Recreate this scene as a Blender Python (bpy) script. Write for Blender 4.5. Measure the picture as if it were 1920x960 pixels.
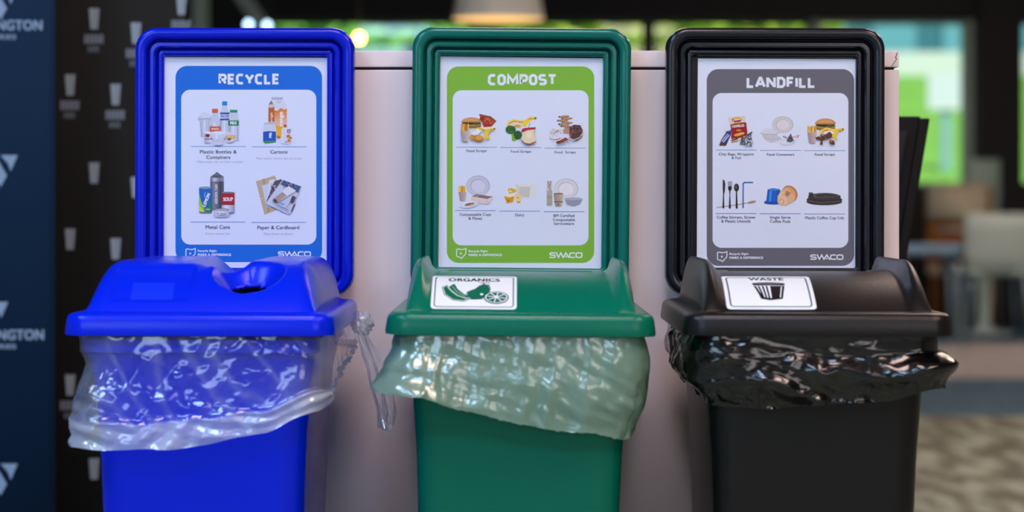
import bpy, bmesh, math, random
from mathutils import Vector, noise, Matrix
from mathutils.geometry import tessellate_polygon
random.seed(7)
PI = math.pi
for o in list(bpy.data.objects): bpy.data.objects.remove(o)
scene = bpy.context.scene
COL = scene.collection

# ---------------------------------------------------------------- camera
F = 4700.0           # focal length in pixels of a 1920 wide frame
HZ = 386.0           # image row of the horizon
CH = 0.90            # camera height
cam_d = bpy.data.cameras.new('camera')
cam = bpy.data.objects.new('camera', cam_d); COL.objects.link(cam)
cam.location = (0, 0, CH); cam.rotation_euler = (PI/2, 0, 0)
cam_d.sensor_width = 36.0; cam_d.lens = F/1920*36.0
cam_d.shift_y = -(480-HZ)/1920.0
cam_d.clip_start = 0.05; cam_d.clip_end = 400
cam_d.dof.use_dof = True; cam_d.dof.focus_distance = 3.12; cam_d.dof.aperture_fstop = 4.2
scene.camera = cam
def W(px, py, D): return Vector(((px-960)/F*D, D, CH-(py-HZ)/F*D))

# ---------------------------------------------------------------- world, lights, exposure
scene.view_settings.view_transform = 'Standard'; scene.view_settings.look = 'None'
scene.view_settings.gamma = 1.0; scene.view_settings.use_curve_mapping = False
scene.view_settings.exposure = -0.05
world = bpy.data.worlds.new('sky'); scene.world = world; world.use_nodes = True
wn = world.node_tree.nodes; wn.clear()
bg = wn.new('ShaderNodeBackground'); bg.inputs[0].default_value = (0.62, 0.80, 1.0, 1); bg.inputs[1].default_value = 1.0
wo = wn.new('ShaderNodeOutputWorld'); world.node_tree.links.new(bg.outputs[0], wo.inputs[0])
sun_d = bpy.data.lights.new('sun', 'SUN'); sun_d.energy = 4.6; sun_d.angle = 0.05; sun_d.color = (1, .95, .84)
sun = bpy.data.objects.new('sun', sun_d); COL.objects.link(sun); sun.rotation_euler = (math.radians(33), math.radians(14), 0)
def area(name, loc, target, sx, sy, power, col):
    l = bpy.data.lights.new(name, 'AREA'); l.shape = 'RECTANGLE'; l.size = sx; l.size_y = sy; l.energy = power; l.color = col
    o = bpy.data.objects.new(name, l); COL.objects.link(o); o.location = loc
    o.rotation_euler = (Vector(target)-Vector(loc)).to_track_quat('-Z', 'Y').to_euler(); return o
# area lamps added at the two unseen front windows to light the bins
area('window_daylight_cool', (-2.5, -2.9, 2.15), (-2.5, 3, 2.15), 3.0, 1.3, 55, (.60, .80, 1.0))
area('window_daylight_warm', (2.5, -2.9, 2.15), (2.5, 3, 2.15), 3.0, 1.3, 34, (1.0, .86, .80))

# ---------------------------------------------------------------- helpers
def lin(c):
    r = []
    for v in c[:3]:
        v = v/255.0
        r.append(v/12.92 if v <= 0.04045 else ((v+0.055)/1.055)**2.4)
    return tuple(r)
def pmat(name, rgb, rough=.5, spec=.5, var=.06, vscale=8, bump=0, bscale=60, metallic=0, coat=0, emit=None, estr=0, trans=0):
    m = bpy.data.materials.new(name); m.use_nodes = True
    nt = m.node_tree; n = nt.nodes; b = n['Principled BSDF']
    b.inputs['Roughness'].default_value = rough; b.inputs['Specular IOR Level'].default_value = spec
    b.inputs['Metallic'].default_value = metallic; b.inputs['Coat Weight'].default_value = coat
    b.inputs['Coat Roughness'].default_value = .15
    tc = n.new('ShaderNodeTexCoord')
    nz = n.new('ShaderNodeTexNoise'); nz.inputs['Scale'].default_value = vscale; nz.inputs['Detail'].default_value = 4
    nt.links.new(tc.outputs['Object'], nz.inputs['Vector'])
    mx = n.new('ShaderNodeMix'); mx.data_type = 'RGBA'
    c = lin(rgb); mx.inputs[6].default_value = tuple(max(0, v*(1-var)) for v in c)+(1,); mx.inputs[7].default_value = tuple(min(1, v*(1+var)) for v in c)+(1,)
    nt.links.new(nz.outputs[0], mx.inputs[0]); nt.links.new(mx.outputs[2], b.inputs['Base Color'])
    if bump:
        nb = n.new('ShaderNodeTexNoise'); nb.inputs['Scale'].default_value = bscale; nb.inputs['Detail'].default_value = 3
        nt.links.new(tc.outputs['Object'], nb.inputs['Vector'])
        bp = n.new('ShaderNodeBump'); bp.inputs['Strength'].default_value = bump; bp.inputs['Distance'].default_value = .002
        nt.links.new(nb.outputs[0], bp.inputs['Height']); nt.links.new(bp.outputs[0], b.inputs['Normal'])
    if emit:
        b.inputs['Emission Color'].default_value = lin(emit)+(1,); b.inputs['Emission Strength'].default_value = estr
    return m
def mk(name, verts, faces, mat=None, parent=None, smooth=False, loc=None):
    me = bpy.data.meshes.new(name); me.from_pydata([tuple(v) for v in verts], [], faces); me.update()
    if smooth:
        for p in me.polygons: p.use_smooth = True
    o = bpy.data.objects.new(name, me); COL.objects.link(o)
    if mat: me.materials.append(mat)
    if parent: o.parent = parent
    if loc: o.location = loc
    return o
def bmo(name, bm, mat, parent=None, smooth=False, loc=None):
    me = bpy.data.meshes.new(name); bm.to_mesh(me); bm.free()
    if smooth:
        for p in me.polygons: p.use_smooth = True
    o = bpy.data.objects.new(name, me); COL.objects.link(o); me.materials.append(mat)
    if parent: o.parent = parent
    if loc: o.location = loc
    return o
def sharp(o, ang=35):
    me = o.data
    for p in me.polygons: p.use_smooth = True
    me.set_sharp_from_angle(angle=math.radians(ang)); return o
def tag(o, label, cat, group=None):
    o['label'] = label; o['category'] = cat
    if group: o['group'] = group
    return o
def struct(o): o['kind'] = 'structure'; return o
def empty(name, loc=(0, 0, 0), rot=(0, 0, 0)):
    o = bpy.data.objects.new(name, None); COL.objects.link(o); o.location = loc; o.rotation_euler = rot; o.empty_display_size = .05; return o
def add_box(bm, x0, x1, y0, y1, z0, z1, bev=0):
    g = bmesh.ops.create_cube(bm, size=1)['verts']
    for v in g: v.co = Vector(((x0+x1)/2+v.co.x*(x1-x0), (y0+y1)/2+v.co.y*(y1-y0), (z0+z1)/2+v.co.z*(z1-z0)))
    if bev:
        es = {e for v in g for e in v.link_edges}
        bmesh.ops.bevel(bm, geom=list(es), offset=bev, segments=2, affect='EDGES', profile=.7)
def box(name, x0, x1, y0, y1, z0, z1, mat, parent=None, bev=0):
    bm = bmesh.new(); add_box(bm, x0, x1, y0, y1, z0, z1, bev); return bmo(name, bm, mat, parent)
def tube(name, pts, r, mat, parent=None, seg=10):
    pts = [Vector(p) for p in pts]; vs = []; fs = []
    rr = r if isinstance(r, (list, tuple)) else [r]*len(pts)
    for i, p in enumerate(pts):
        d = (pts[min(i+1, len(pts)-1)]-pts[max(i-1, 0)]).normalized()
        a = d.cross(Vector((0, 0, 1)) if abs(d.z) < .9 else Vector((1, 0, 0))).normalized(); b = d.cross(a)
        for k in range(seg):
            t = 2*PI*k/seg; vs.append(p+(a*math.cos(t)+b*math.sin(t))*rr[i])
    for i in range(len(pts)-1):
        for k in range(seg): fs.append((i*seg+k, i*seg+(k+1) % seg, (i+1)*seg+(k+1) % seg, (i+1)*seg+k))
    fs.append(tuple(range(seg))[::-1]); fs.append(tuple((len(pts)-1)*seg+k for k in range(seg)))
    return mk(name, vs, fs, mat, parent, True)
def lathe(name, prof, mat, parent=None, seg=32, loc=None):
    vs = []; fs = []
    for r, z in prof:
        for k in range(seg): t = 2*PI*k/seg; vs.append((r*math.cos(t), r*math.sin(t), z))
    for i in range(len(prof)-1):
        for k in range(seg): fs.append((i*seg+k, i*seg+(k+1) % seg, (i+1)*seg+(k+1) % seg, (i+1)*seg+k))
    return sharp(mk(name, vs, fs, mat, parent, True, loc), 50)
def rrect(hx, hy, r, n=8):
    r = max(min(r, hx-1e-5, hy-1e-5), 1e-5); out = []
    for cx, cy, a0 in ((hx-r, hy-r, 0), (-hx+r, hy-r, PI/2), (-hx+r, -hy+r, PI), (hx-r, -hy+r, 3*PI/2)):
        for k in range(n+1):
            a = a0+PI/2*k/n; out.append((cx+r*math.cos(a), cy+r*math.sin(a)))
    return out
def loft(name, loops, mat, parent=None, cap0=False, cap1=False, ang=35):
    n = len(loops[0]); vs = [v for l in loops for v in l]; fs = []
    for i in range(len(loops)-1):
        for k in range(n): fs.append((i*n+k, i*n+(k+1) % n, (i+1)*n+(k+1) % n, (i+1)*n+k))
    if cap0: fs.append(tuple(range(n))[::-1])
    if cap1: fs.append(tuple((len(loops)-1)*n+k for k in range(n)))
    o = mk(name, vs, fs, mat, parent, True); 
    bm = bmesh.new(); bm.from_mesh(o.data); bmesh.ops.recalc_face_normals(bm, faces=bm.faces); bm.to_mesh(o.data); bm.free()
    return sharp(o, ang)
def smst(a, b, x):
    t = max(0, min(1, (x-a)/(b-a))); return t*t*(3-2*t)

# ---------------------------------------------------------------- materials
M = {}
def bin_plastic(name, rgb, rough, frame=False): return pmat(name, rgb, rough, .45, .05, 5, .12, 420)
M['blue'] = pmat('blue_plastic', (0, 34, 218), .25, .26, .05, 5, .08, 380)
M['blue_frame'] = pmat('blue_frame_plastic', (0, 24, 196), .22, .30, .05, 5, .05, 300)
M['green'] = pmat('green_plastic', (0, 104, 80), .26, .28, .05, 5, .10, 380)
M['green_frame'] = pmat('teal_frame_plastic', (0, 104, 92), .20, .40, .08, 14, .05, 200)
M['black'] = pmat('black_plastic', (19, 17, 17), .32, .36, .06, 5, .14, 420)
M['black_frame'] = pmat('black_frame_plastic', (20, 23, 30), .22, .45, .06, 5, .05, 300)
M['paper'] = pmat('poster_paper', (216, 224, 240), .55, .35, .015, 20, .10, 26)
M['white_sticker'] = pmat('sticker_vinyl', (222, 232, 234), .22, .5, .01, 20)
def ink_mat(name, rough):
    m = bpy.data.materials.new(name); m.use_nodes = True; nt = m.node_tree; b = nt.nodes['Principled BSDF']
    a = nt.nodes.new('ShaderNodeVertexColor'); a.layer_name = 'ink'
    nt.links.new(a.outputs[0], b.inputs['Base Color']); b.inputs['Roughness'].default_value = rough; b.inputs['Specular IOR Level'].default_value = .35
    return m
M['ink'] = ink_mat('printed_ink', .55); M['ink_gloss'] = ink_mat('sticker_ink', .25)

# ---------------------------------------------------------------- 2D print (flat artwork on paper and stickers)
_tc = {}
def text_tris(body, bold=0.0, shear=0.0):
    key = (body, bold, shear)
    if key in _tc: return _tc[key]
    cu = bpy.data.curves.new('tmp', 'FONT'); cu.body = body; cu.size = 1; cu.offset = bold; cu.shear = shear; cu.resolution_u = 4
    cu.space_character = 1.06
    ob = bpy.data.objects.new('tmp', cu); COL.objects.link(ob)
    dg = bpy.context.evaluated_depsgraph_get(); me = bpy.data.meshes.new_from_object(ob.evaluated_get(dg))
    vs = [(v.co.x, v.co.y) for v in me.vertices]; fs = [tuple(p.vertices) for p in me.polygons]
    bpy.data.objects.remove(ob); bpy.data.curves.remove(cu); bpy.data.meshes.remove(me)
    _tc[key] = (vs, fs); return vs, fs
_cap = None
class Art:
    """flat print: coordinates of a layout sheet (ox,oy,s) -> artwork units"""
    def __init__(s, to3d, step=.00003, base=.00005): s.to3d = to3d; s.t = (0, 0, 1); s.parts = []; s.step = step; s.base = base; s.new()
    def new(s, z=None): s.v = []; s.f = []; s.c = []; s.z = s.base if z is None else z
    def at(s, ox, oy, k): s.t = (ox, oy, k)
    def _p(s, p): return (s.t[0]+p[0]/s.t[2], s.t[1]+p[1]/s.t[2])
    def tri(s, pts, faces, col):
        s.z += s.step; b = len(s.v)
        for p in pts:
            q = s._p(p); s.v.append((q[0], q[1], s.z))
        for f in faces:
            s.f.append(tuple(b+i for i in f)); s.c.append([lin(col(*pts[i]) if callable(col) else col) for i in f])
    def poly(s, pts, col):
        t = tessellate_polygon([[Vector((p[0], p[1], 0)) for p in pts]]); s.tri(pts, [tuple(x) for x in t], col)
    def rect(s, x0, y0, x1, y1, col): s.tri([(x0, y0), (x1, y0), (x1, y1), (x0, y1)], [(0, 1, 2, 3)], col)
    def hgrad(s, x0, y0, x1, y1, cols):
        n = len(cols)
        for i in range(n-1):
            a = x0+(x1-x0)*i/(n-1); b = x0+(x1-x0)*(i+1)/(n-1); zz = s.z
            s.tri([(a, y0), (b, y0), (b, y1), (a, y1)], [(0, 1, 2, 3)], lambda x, y, a=a, i=i: cols[i] if abs(x-a) < 1e-6 else cols[i+1]); s.z = zz
        s.z += s.step
    def ell(s, cx, cy, rx, ry, col, rot=0, a0=0, a1=360, n=28):
        pts = []
        for i in range(n+(a1-a0 < 360)):
            a = math.radians(a0+(a1-a0)*i/n); x = rx*math.cos(a); y = ry*math.sin(a); r = math.radians(rot)
            pts.append((cx+x*math.cos(r)-y*math.sin(r), cy+x*math.sin(r)+y*math.cos(r)))
        s.poly(pts, col)
    def rr(s, x0, y0, x1, y1, r, col, n=10):
        pts = [((x0+x1)/2+p[0], (y0+y1)/2+p[1]) for p in rrect((x1-x0)/2, (y1-y0)/2, r, n)]; s.poly(pts, col)
    def line(s, pts, w, col, closed=False):
        n = len(pts); L = []; R = []
        for i, p in enumerate(pts):
            a = pts[i-1] if (i > 0 or closed) else p; b = pts[(i+1) % n] if (i < n-1 or closed) else p
            def nrm(u, v):
                dx, dy = v[0]-u[0], v[1]-u[1]; l = math.hypot(dx, dy) or 1; return (-dy/l, dx/l)
            if a is p: m = nrm(p, b); k = 1
            elif b is p: m = nrm(a, p); k = 1
            else:
                n1, n2 = nrm(a, p), nrm(p, b); m = (n1[0]+n2[0], n1[1]+n2[1]); l = math.hypot(*m) or 1; m = (m[0]/l, m[1]/l)
                k = 1/max(.5, m[0]*n1[0]+m[1]*n1[1])
            L.append((p[0]+m[0]*w/2*k, p[1]+m[1]*w/2*k)); R.append((p[0]-m[0]*w/2*k, p[1]-m[1]*w/2*k))
        m = n if closed else n-1
        s.tri(L+R, [(i, (i+1) % n, n+(i+1) % n, n+i) for i in range(m)], col)
    def text(s, body, x0, x1, base, cap, col, bold=.02, shear=0, rot=0):
        embolden = bold*1.6; bold = 0.0; vs, fs = text_tris(body, bold, shear)
        a = min(v[0] for v in vs); b = max(v[0] for v in vs); ch = [v[1] for v in text_tris('H', bold)[0]]; lo = min(ch); hi = max(ch)
        w = x1-x0; r = math.radians(rot); e = embolden*cap
        for ex, ey in (((0, 0),) if not e else ((-e, -e*.6), (e, -e*.6), (-e, e*.6), (e, e*.6))):
            out = []
            for v in vs:
                x = (v[0]-a)/(b-a)*(w-2*e)+e+ex; y = -(v[1]-lo)/(hi-lo)*(cap-1.2*e)-.6*e+ey
                out.append((x0+x*math.cos(r)-y*math.sin(r), base+x*math.sin(r)+y*math.cos(r)))
            s.tri(out, fs, col)
    def build(s, name, parent, mat, maxedge=None, label=None):
        if not s.f: return
        bm = bmesh.new(); lay = bm.loops.layers.float_color.new('ink')
        bv = [bm.verts.new(v) for v in s.v]
        for f, c in zip(s.f, s.c):
            try: fc = bm.faces.new([bv[i] for i in f])
            except ValueError: continue
            for lp, cc in zip(fc.loops, c): lp[lay] = (*cc, 1)
        if maxedge:
            for it in range(5):
                es = [e for e in bm.edges if (e.verts[0].co.xy-e.verts[1].co.xy).length > maxedge]
                if not es: break
                bmesh.ops.subdivide_edges(bm, edges=es, cuts=1); bmesh.ops.triangulate(bm, faces=[f for f in bm.faces if len(f.verts) > 4])
        for v in bm.verts: v.co = s.to3d(v.co.x, v.co.y, v.co.z)
        bm.normal_update()
        o = bmo(name, bm, mat, parent)
        if label: o['label'] = label
        s.new(); return o

# ================================================================ THE SETTING
M['wall_dark'] = pmat('dark_wall_paint', (38, 37, 38), .6, .4, .08, 3)
M['wall_brown'] = pmat('brown_wall_panel', (46, 38, 34), .55, .4, .12, 2)
M['ceil'] = pmat('ceiling_paint', (120, 118, 116), .8, .3, .04, 3)
M['wall_light'] = pmat('light_wall_paint', (190, 188, 186), .7, .3, .04, 3)
M['frame_dark'] = pmat('window_frame_dark', (40, 42, 42), .45, .5, .05, 5)
M['frame_pale'] = pmat('window_frame_pale', (176, 196, 184), .45, .5, .05, 5)
def glass_mat():
    m = bpy.data.materials.new('window_glass'); m.use_nodes = True; nt = m.node_tree; n = nt.nodes; n.clear()
    t = n.new('ShaderNodeBsdfTransparent'); t.inputs[0].default_value = (.93, .97, .96, 1)
    g = n.new('ShaderNodeBsdfGlossy'); g.inputs['Roughness'].default_value = .03
    mx = n.new('ShaderNodeMixShader'); mx.inputs[0].default_value = .05; o = n.new('ShaderNodeOutputMaterial')
    nz = n.new('ShaderNodeTexNoise'); nz.inputs['Scale'].default_value = .6
    mr = n.new('ShaderNodeMapRange'); mr.inputs[3].default_value = .03; mr.inputs[4].default_value = .07
    nt.links.new(nz.outputs[0], mr.inputs[0]); nt.links.new(mr.outputs[0], mx.inputs[0])
    nt.links.new(t.outputs[0], mx.inputs[1]); nt.links.new(g.outputs[0], mx.inputs[2]); nt.links.new(mx.outputs[0], o.inputs[0]); return m
M['glass'] = glass_mat()
def floor_mat():
    m = bpy.data.materials.new('floor_carpet_zones'); m.use_nodes = True; nt = m.node_tree; n = nt.nodes; b = n['Principled BSDF']; b.inputs['Roughness'].default_value = .8
    tc = n.new('ShaderNodeTexCoord'); sx = n.new('ShaderNodeSeparateXYZ'); nt.links.new(tc.outputs['Object'], sx.inputs[0])
    mp = n.new('ShaderNodeMapping'); mp.inputs['Scale'].default_value = (7, 1.6, 1); mp.inputs['Rotation'].default_value = (0, 0, .35); nt.links.new(tc.outputs['Object'], mp.inputs[0])
    nz = n.new('ShaderNodeTexNoise'); nz.inputs['Scale'].default_value = 1.6; nz.inputs['Detail'].default_value = 3; nt.links.new(mp.outputs[0], nz.inputs['Vector'])
    cr = n.new('ShaderNodeValToRGB'); nt.links.new(nz.outputs[0], cr.inputs[0])
    cr.color_ramp.elements[0].position = .42; cr.color_ramp.elements[0].color = lin((100, 102, 86))+(1,)
    cr.color_ramp.elements[1].position = .68; cr.color_ramp.elements[1].color = lin((172, 184, 164))+(1,)
    cb = n.new('ShaderNodeValToRGB'); nt.links.new(nz.outputs[0], cb.inputs[0])
    cb.color_ramp.elements[0].color = lin((36, 68, 88))+(1,); cb.color_ramp.elements[1].color = lin((84, 126, 146))+(1,)
    cl = n.new('ShaderNodeValToRGB'); nt.links.new(nz.outputs[0], cl.inputs[0])
    cl.color_ramp.elements[0].color = lin((168, 158, 146))+(1,); cl.color_ramp.elements[1].color = lin((206, 208, 206))+(1,)
    last = cr.outputs[0]
    for y, src in ((10.75, cb), (13.1, cl), (16.5, cb)):
        g = n.new('ShaderNodeMath'); g.operation = 'GREATER_THAN'; nt.links.new(sx.outputs[1], g.inputs[0]); g.inputs[1].default_value = y
        mx = n.new('ShaderNodeMix'); mx.data_type = 'RGBA'; nt.links.new(g.outputs[0], mx.inputs[0]); nt.links.new(last, mx.inputs[6]); nt.links.new(src.outputs[0], mx.inputs[7]); last = mx.outputs[2]
    nt.links.new(last, b.inputs['Base Color']); return m
M['floor'] = floor_mat()
YB = 19.0; XL, XR, YF, ZC = -6.0, 7.0, -3.1, 3.2
struct(box('floor', XL, XR, YF, YB+.3, -.1, 0, M['floor']))
struct(box('ceiling', XL-.2, XR+.2, YF-.2, YB+.3, ZC, ZC+.15, M['ceil']))
struct(box('wall_left', XL-.2, XL, YF-.2, YB+.3, -.1, ZC, M['wall_light']))
struct(box('wall_right', XR, XR+.2, YF-.2, YB+.3, -.1, ZC, M['wall_light']))
# back wall pieces around window openings
SILL, HEAD = 1.046, 2.31
openings = [(-3.35, -2.55), (-1.90, 1.02), (1.06, 2.27), (2.33, 3.455), (3.86, 5.6)]
wb = empty('wall_back', (0, YB, 0)); struct(wb)
def wpart(n, x0, x1, z0, z1, m, d=.25): return box(n, x0, x1, 0, d, z0, z1, m, wb)
wpart('dado_panel', XL, XR, 0, SILL-.03, M['wall_brown']); wpart('lintel', XL, XR, HEAD, ZC, M['wall_dark'])
wpart('pier', XL, -3.35, SILL-.03, HEAD, M['wall_dark']); wpart('pier', -2.55, -1.90, SILL-.03, HEAD, M['wall_dark'])
wpart('pier', 1.02, 1.06, SILL-.03, HEAD, M['frame_dark'])
wpart('pier', 2.27, 2.33, SILL-.03, HEAD, M['frame_pale']); wpart('pier', 3.50, 3.86, SILL-.03, HEAD, M['wall_dark']); wpart('pier', 3.455, 3.50, SILL-.03, HEAD, M['frame_pale']); wpart('pier', 5.6, XR, SILL-.03, HEAD, M['wall_dark'])
box('pier', 3.52, 3.84, -.12, 0, 0, ZC, M['wall_dark'], wb)
for i, (a, b) in enumerate(openings):
    w = empty('window_%d' % (i+1), ((a+b)/2, YB+.08, SILL)); struct(w); h = (b-a)/2; H = HEAD-SILL
    fm = M['frame_pale'] if i in (0, 3) else M['frame_dark']
    box('window_frame', -h, -h+.03, 0, .06, 0, H, fm, w); box('window_frame', h-.03, h, 0, .06, 0, H, fm, w)
    box('window_frame', -h+.03, h-.03, 0, .06, 0, .03, fm, w); box('window_frame', -h+.03, h-.03, 0, .06, H-.03, H, fm, w)
    box('pane', -h+.03, h-.03, .025, .031, .03, H-.03, M['glass'], w)
    box('window_sill', -h, h, -.14, 0, -.03, 0, M['frame_dark'], w)
# front wall behind the camera, its two unseen windows placed for the added lamps
wf = empty('wall_front', (0, YF, 0)); struct(wf)
for x0, x1, z0, z1 in ((XL, XR, 0, 1.48), (XL, XR, 2.82, ZC), (XL, -4.02, 1.48, 2.82), (-.98, .98, 1.48, 2.82), (4.02, XR, 1.48, 2.82)):
    box('wall_panel', x0, x1, -.2, 0, z0, z1, M['wall_light'], wf)
for i, (a, b) in enumerate(((-4.02, -.98), (.98, 4.02))):
    w = empty('window_%d' % (6+i), ((a+b)/2, YF-.15, 1.48)); struct(w); h = (b-a)/2
    for x in (-h, -h/3-.025, h/3-.025, h-.05): box('window_frame', x, x+.05, 0, .06, 0, 1.34, M['frame_dark'], w)
    box('pane', -h, h, .025, .031, 0, 1.34, M['glass'], w)
# pale structural column and slanted brace at the left, seen above the blue frame
struct(box('column_pale', *(W(363, 0, 15).x, W(389, 0, 15).x), 14.95, 15.05, 0, ZC, M['frame_pale'])).name = 'trim_1'
bm = bmesh.new(); a = W(440, -30, 15.6); b = W(500, 62, 15.6); d = (b-a).normalized(); nn = Vector((d.z, 0, -d.x))*.04
vs = []
for p in (a-d*.4, b+d*.3):
    for s in (-1, 1):
        for y in (-.03, .03): vs.append(p+nn*s+Vector((0, y, 0)))
struct(mk('trim_2', vs, [(0, 1, 3, 2), (4, 6, 7, 5), (0, 4, 5, 1), (2, 3, 7, 6), (0, 2, 6, 4), (1, 5, 7, 3)], M['frame_pale']))

# ceiling light panels, unseen and added to light the bins and the cafe
M['lamp_frame'] = pmat('lamp_frame_white', (220, 220, 220), .5); 
def emis(name, rgb, strength):
    m = pmat(name, rgb, .5, emit=rgb, estr=strength); return m
M['diff_w'] = emis('diffuser_warm', (255, 222, 208), 14.0); M['diff_c'] = emis('diffuser_cool', (176, 210, 255), 18.0)
k = 0
for (x, y, c, lab) in ((-1.9, 1.8, 'diff_c', 'cool square ceiling light panel ahead of the blue bin'), (1.9, 1.8, 'diff_w', 'warm square ceiling light panel ahead of the black bin'), (0, 1.7, 'diff_w', 'warm square ceiling light panel ahead of the green bin'),
 (-1.9, .2, 'diff_c', 'cool square ceiling light panel above and left of the camera'), (1.9, .2, 'diff_w', 'warm square ceiling light panel above and right of the camera'), (0, .2, 'diff_c', 'cool square ceiling light panel straight above the camera'), (0, 8.0, 'diff_w', 'warm square ceiling light panel ahead of the pendant lamp'), (3.2, 8.0, 'diff_w', 'warm square ceiling light panel near the right wall'),
                  (-1.5, 6.0, 'diff_c', 'cool square ceiling light panel beyond the dark banners'), (1.6, 6.0, 'diff_w', 'warm square ceiling light panel beyond the black bin'), (3.2, 10.5, 'diff_w', 'warm square ceiling light panel over the patterned carpet'), (3.2, 15.0, 'diff_w', 'warm square ceiling light panel over the white cafe chair')):
    t = tag(empty('ceiling_light', (x, y, ZC)), lab, 'ceiling light', 'square ceiling light panels')
    bm = bmesh.new()
    for s in ((-.5, .5, -.5, -.46), (-.5, .5, .46, .5), (-.5, -.46, -.46, .46), (.46, .5, -.46, .46)): add_box(bm, *s, -.05, 0)
    bmo('lamp_frame', bm, M['lamp_frame'], t); box('diffuser', -.46, .46, -.46, .46, -.035, -.02, M[c], t)

# ---------------------------------------------------------------- outdoors
M['grass'] = pmat('grass_green', (118, 170, 66), .9, .2, .35, 1.2)
M['concrete'] = pmat('pale_concrete', (226, 226, 226), .8, .2, .04, 1)
M['bluebuild'] = pmat('blue_grey_facade', (62, 120, 140), .5, .4, .2, .6)
M['bluewin'] = pmat('facade_glass', (110, 170, 190), .15, .5, .1, 1)
vs = [(-14, 19.6, -.1), (16, 19.6, -.1), (16, 22, .9), (-14, 22, .9), (16, 40, 2.98), (-14, 40, 2.98), (16, 60, 3.0), (-14, 60, 3.0)]
lawn = struct(mk('lawn', vs, [(0, 1, 2, 3), (3, 2, 4, 5), (5, 4, 6, 7)], M['grass'])); lawn.name = 'ground_lawn'
tag(box('retaining_wall', 3.0, 15, 40, 40.3, 2.9, 3.36, M['concrete']), 'low white concrete wall at the top of the lawn outside', 'wall')
t = tag(empty('office_building', (0, 0, 0)), 'blue grey building beyond the lawn seen through the right window', 'building')
box('facade', 4.6, 15, 46, 52, 2.9, 8, M['bluebuild'], t)
for i in range(7):
    for j in range(2):
        w = box('window', 5.3+i*1.3, 6.1+i*1.3, 45.94, 46, 3.6+j*1.5, 4.6+j*1.5, M['bluewin'], t)
M['sign_white'] = pmat('outdoor_sign_white', (232, 234, 244), .5, .4, .03, 4); M['post'] = pmat('grey_post', (150, 190, 190), .5, .4, .05, 4); M['sign_print'] = pmat('faded_blue_print', (150, 170, 205), .6)
p = W(1775, 172, 25); t = tag(empty('road_sign', (p.x, 25, 1.2)), 'white notice board on a grey post on the lawn outside', 'sign')
box('sign_board', -.19, .19, -.015, .015, p.z-1.2-.18, p.z-1.2+.18, M['sign_white'], t); box('post', -.055, .055, .016, .08, -.2, p.z-1.2+.1, M['post'], t)
M['bark'] = pmat('tree_bark', (78, 66, 52), .9, .2, .2, 6)
M['leafs'] = [pmat('leaves_%s' % n, c, .6, .3, .3, 3) for n, c in (('yellow_green', (206, 232, 90)), ('green', (140, 200, 96)), ('blue_green', (120, 184, 150)))]
def tree(x, y, z, h, r, mat, label, seed):
    rnd = random.Random(seed); t = tag(empty('leafy_tree', (x, y, z)), label, 'tree', 'trees outside the windows')
    tube('trunk', [(0, 0, -.3), (.05, 0, h*.35), (-.05, .05, h*.7)], [.12, .09, .04], M['bark'], t)
    vs = []; fs = []
    for i in range(2600):
        d = Vector((rnd.gauss(0, 1), rnd.gauss(0, 1), rnd.gauss(0, 1))).normalized(); q = d*r*(rnd.random()**.4); q.z = q.z*1.1+h*.62
        q += Vector((noise.noise(d*2+Vector((seed, 0, 0))), noise.noise(d*2+Vector((0, seed, 0))), 0))*r*.5
        a = Vector((rnd.gauss(0, 1), rnd.gauss(0, 1), rnd.gauss(0, 1))).normalized(); b = a.orthogonal().normalized(); s = .12+.12*rnd.random()
        k = len(vs); vs += [q-a*s, q+b*s*.6, q+a*s, q-b*s*.6]; fs.append((k, k+1, k+2, k+3))
    c = mk('crown', vs, fs, mat, t); c['kind'] = 'stuff'
for i, (x, y, h, r, m, l) in enumerate(((-4.3, 31, 2.0, 1.15, 2, 'dark blue green tree outside, furthest left'), (-1.9, 29, 2.1, 1.15, 1, 'green tree outside between the blue and green sign frames'),
        (.4, 31, 2.0, 1.15, 0, 'yellow green tree outside behind the green sign frame'), (2.5, 28.5, 2.1, 1.0, 0, 'yellow green tree outside right of the green sign frame'), (2.9, 36, 2.2, 1.2, 1, 'green tree outside above the black sign frame'), (-6.8, 29, 2.1, 1.15, 1, 'green tree outside behind the dark banners'))):
    tree(x, y, .9+(y-22)*.1155, h, r, M['leafs'][m], l, 11+i)

# ---------------------------------------------------------------- cabinet behind the bins
def cabinet_mat():
    m = pmat('white_laminate', (232, 216, 214), .38, .5, .02, 3, .03, 200); nt = m.node_tree; n = nt.nodes; b = n['Principled BSDF']
    src = b.inputs['Base Color'].links[0].from_socket
    tc = n.new('ShaderNodeTexCoord'); nz = n.new('ShaderNodeTexNoise'); nz.inputs['Scale'].default_value = 46; nz.inputs['Detail'].default_value = 2; nt.links.new(tc.outputs['Object'], nz.inputs['Vector'])
    nl = n.new('ShaderNodeTexNoise'); nl.inputs['Scale'].default_value = 5; nt.links.new(tc.outputs['Object'], nl.inputs['Vector'])
    ad = n.new('ShaderNodeMath'); ad.operation = 'MULTIPLY'; nt.links.new(nz.outputs[0], ad.inputs[0]); nt.links.new(nl.outputs[0], ad.inputs[1])
    cr = n.new('ShaderNodeValToRGB'); cr.color_ramp.elements[0].position = .455; cr.color_ramp.elements[0].color = (1, 1, 1, 1); cr.color_ramp.elements[1].position = .49; cr.color_ramp.elements[1].color = (.45, .42, .42, 1)
    nt.links.new(ad.outputs[0], cr.inputs[0]); mx = n.new('ShaderNodeMix'); mx.data_type = 'RGBA'; mx.blend_type = 'MULTIPLY'; mx.inputs[0].default_value = 1
    nt.links.new(src, mx.inputs[6]); nt.links.new(cr.outputs[0], mx.inputs[7]); nt.links.new(mx.outputs[2], b.inputs['Base Color']); return m
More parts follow.
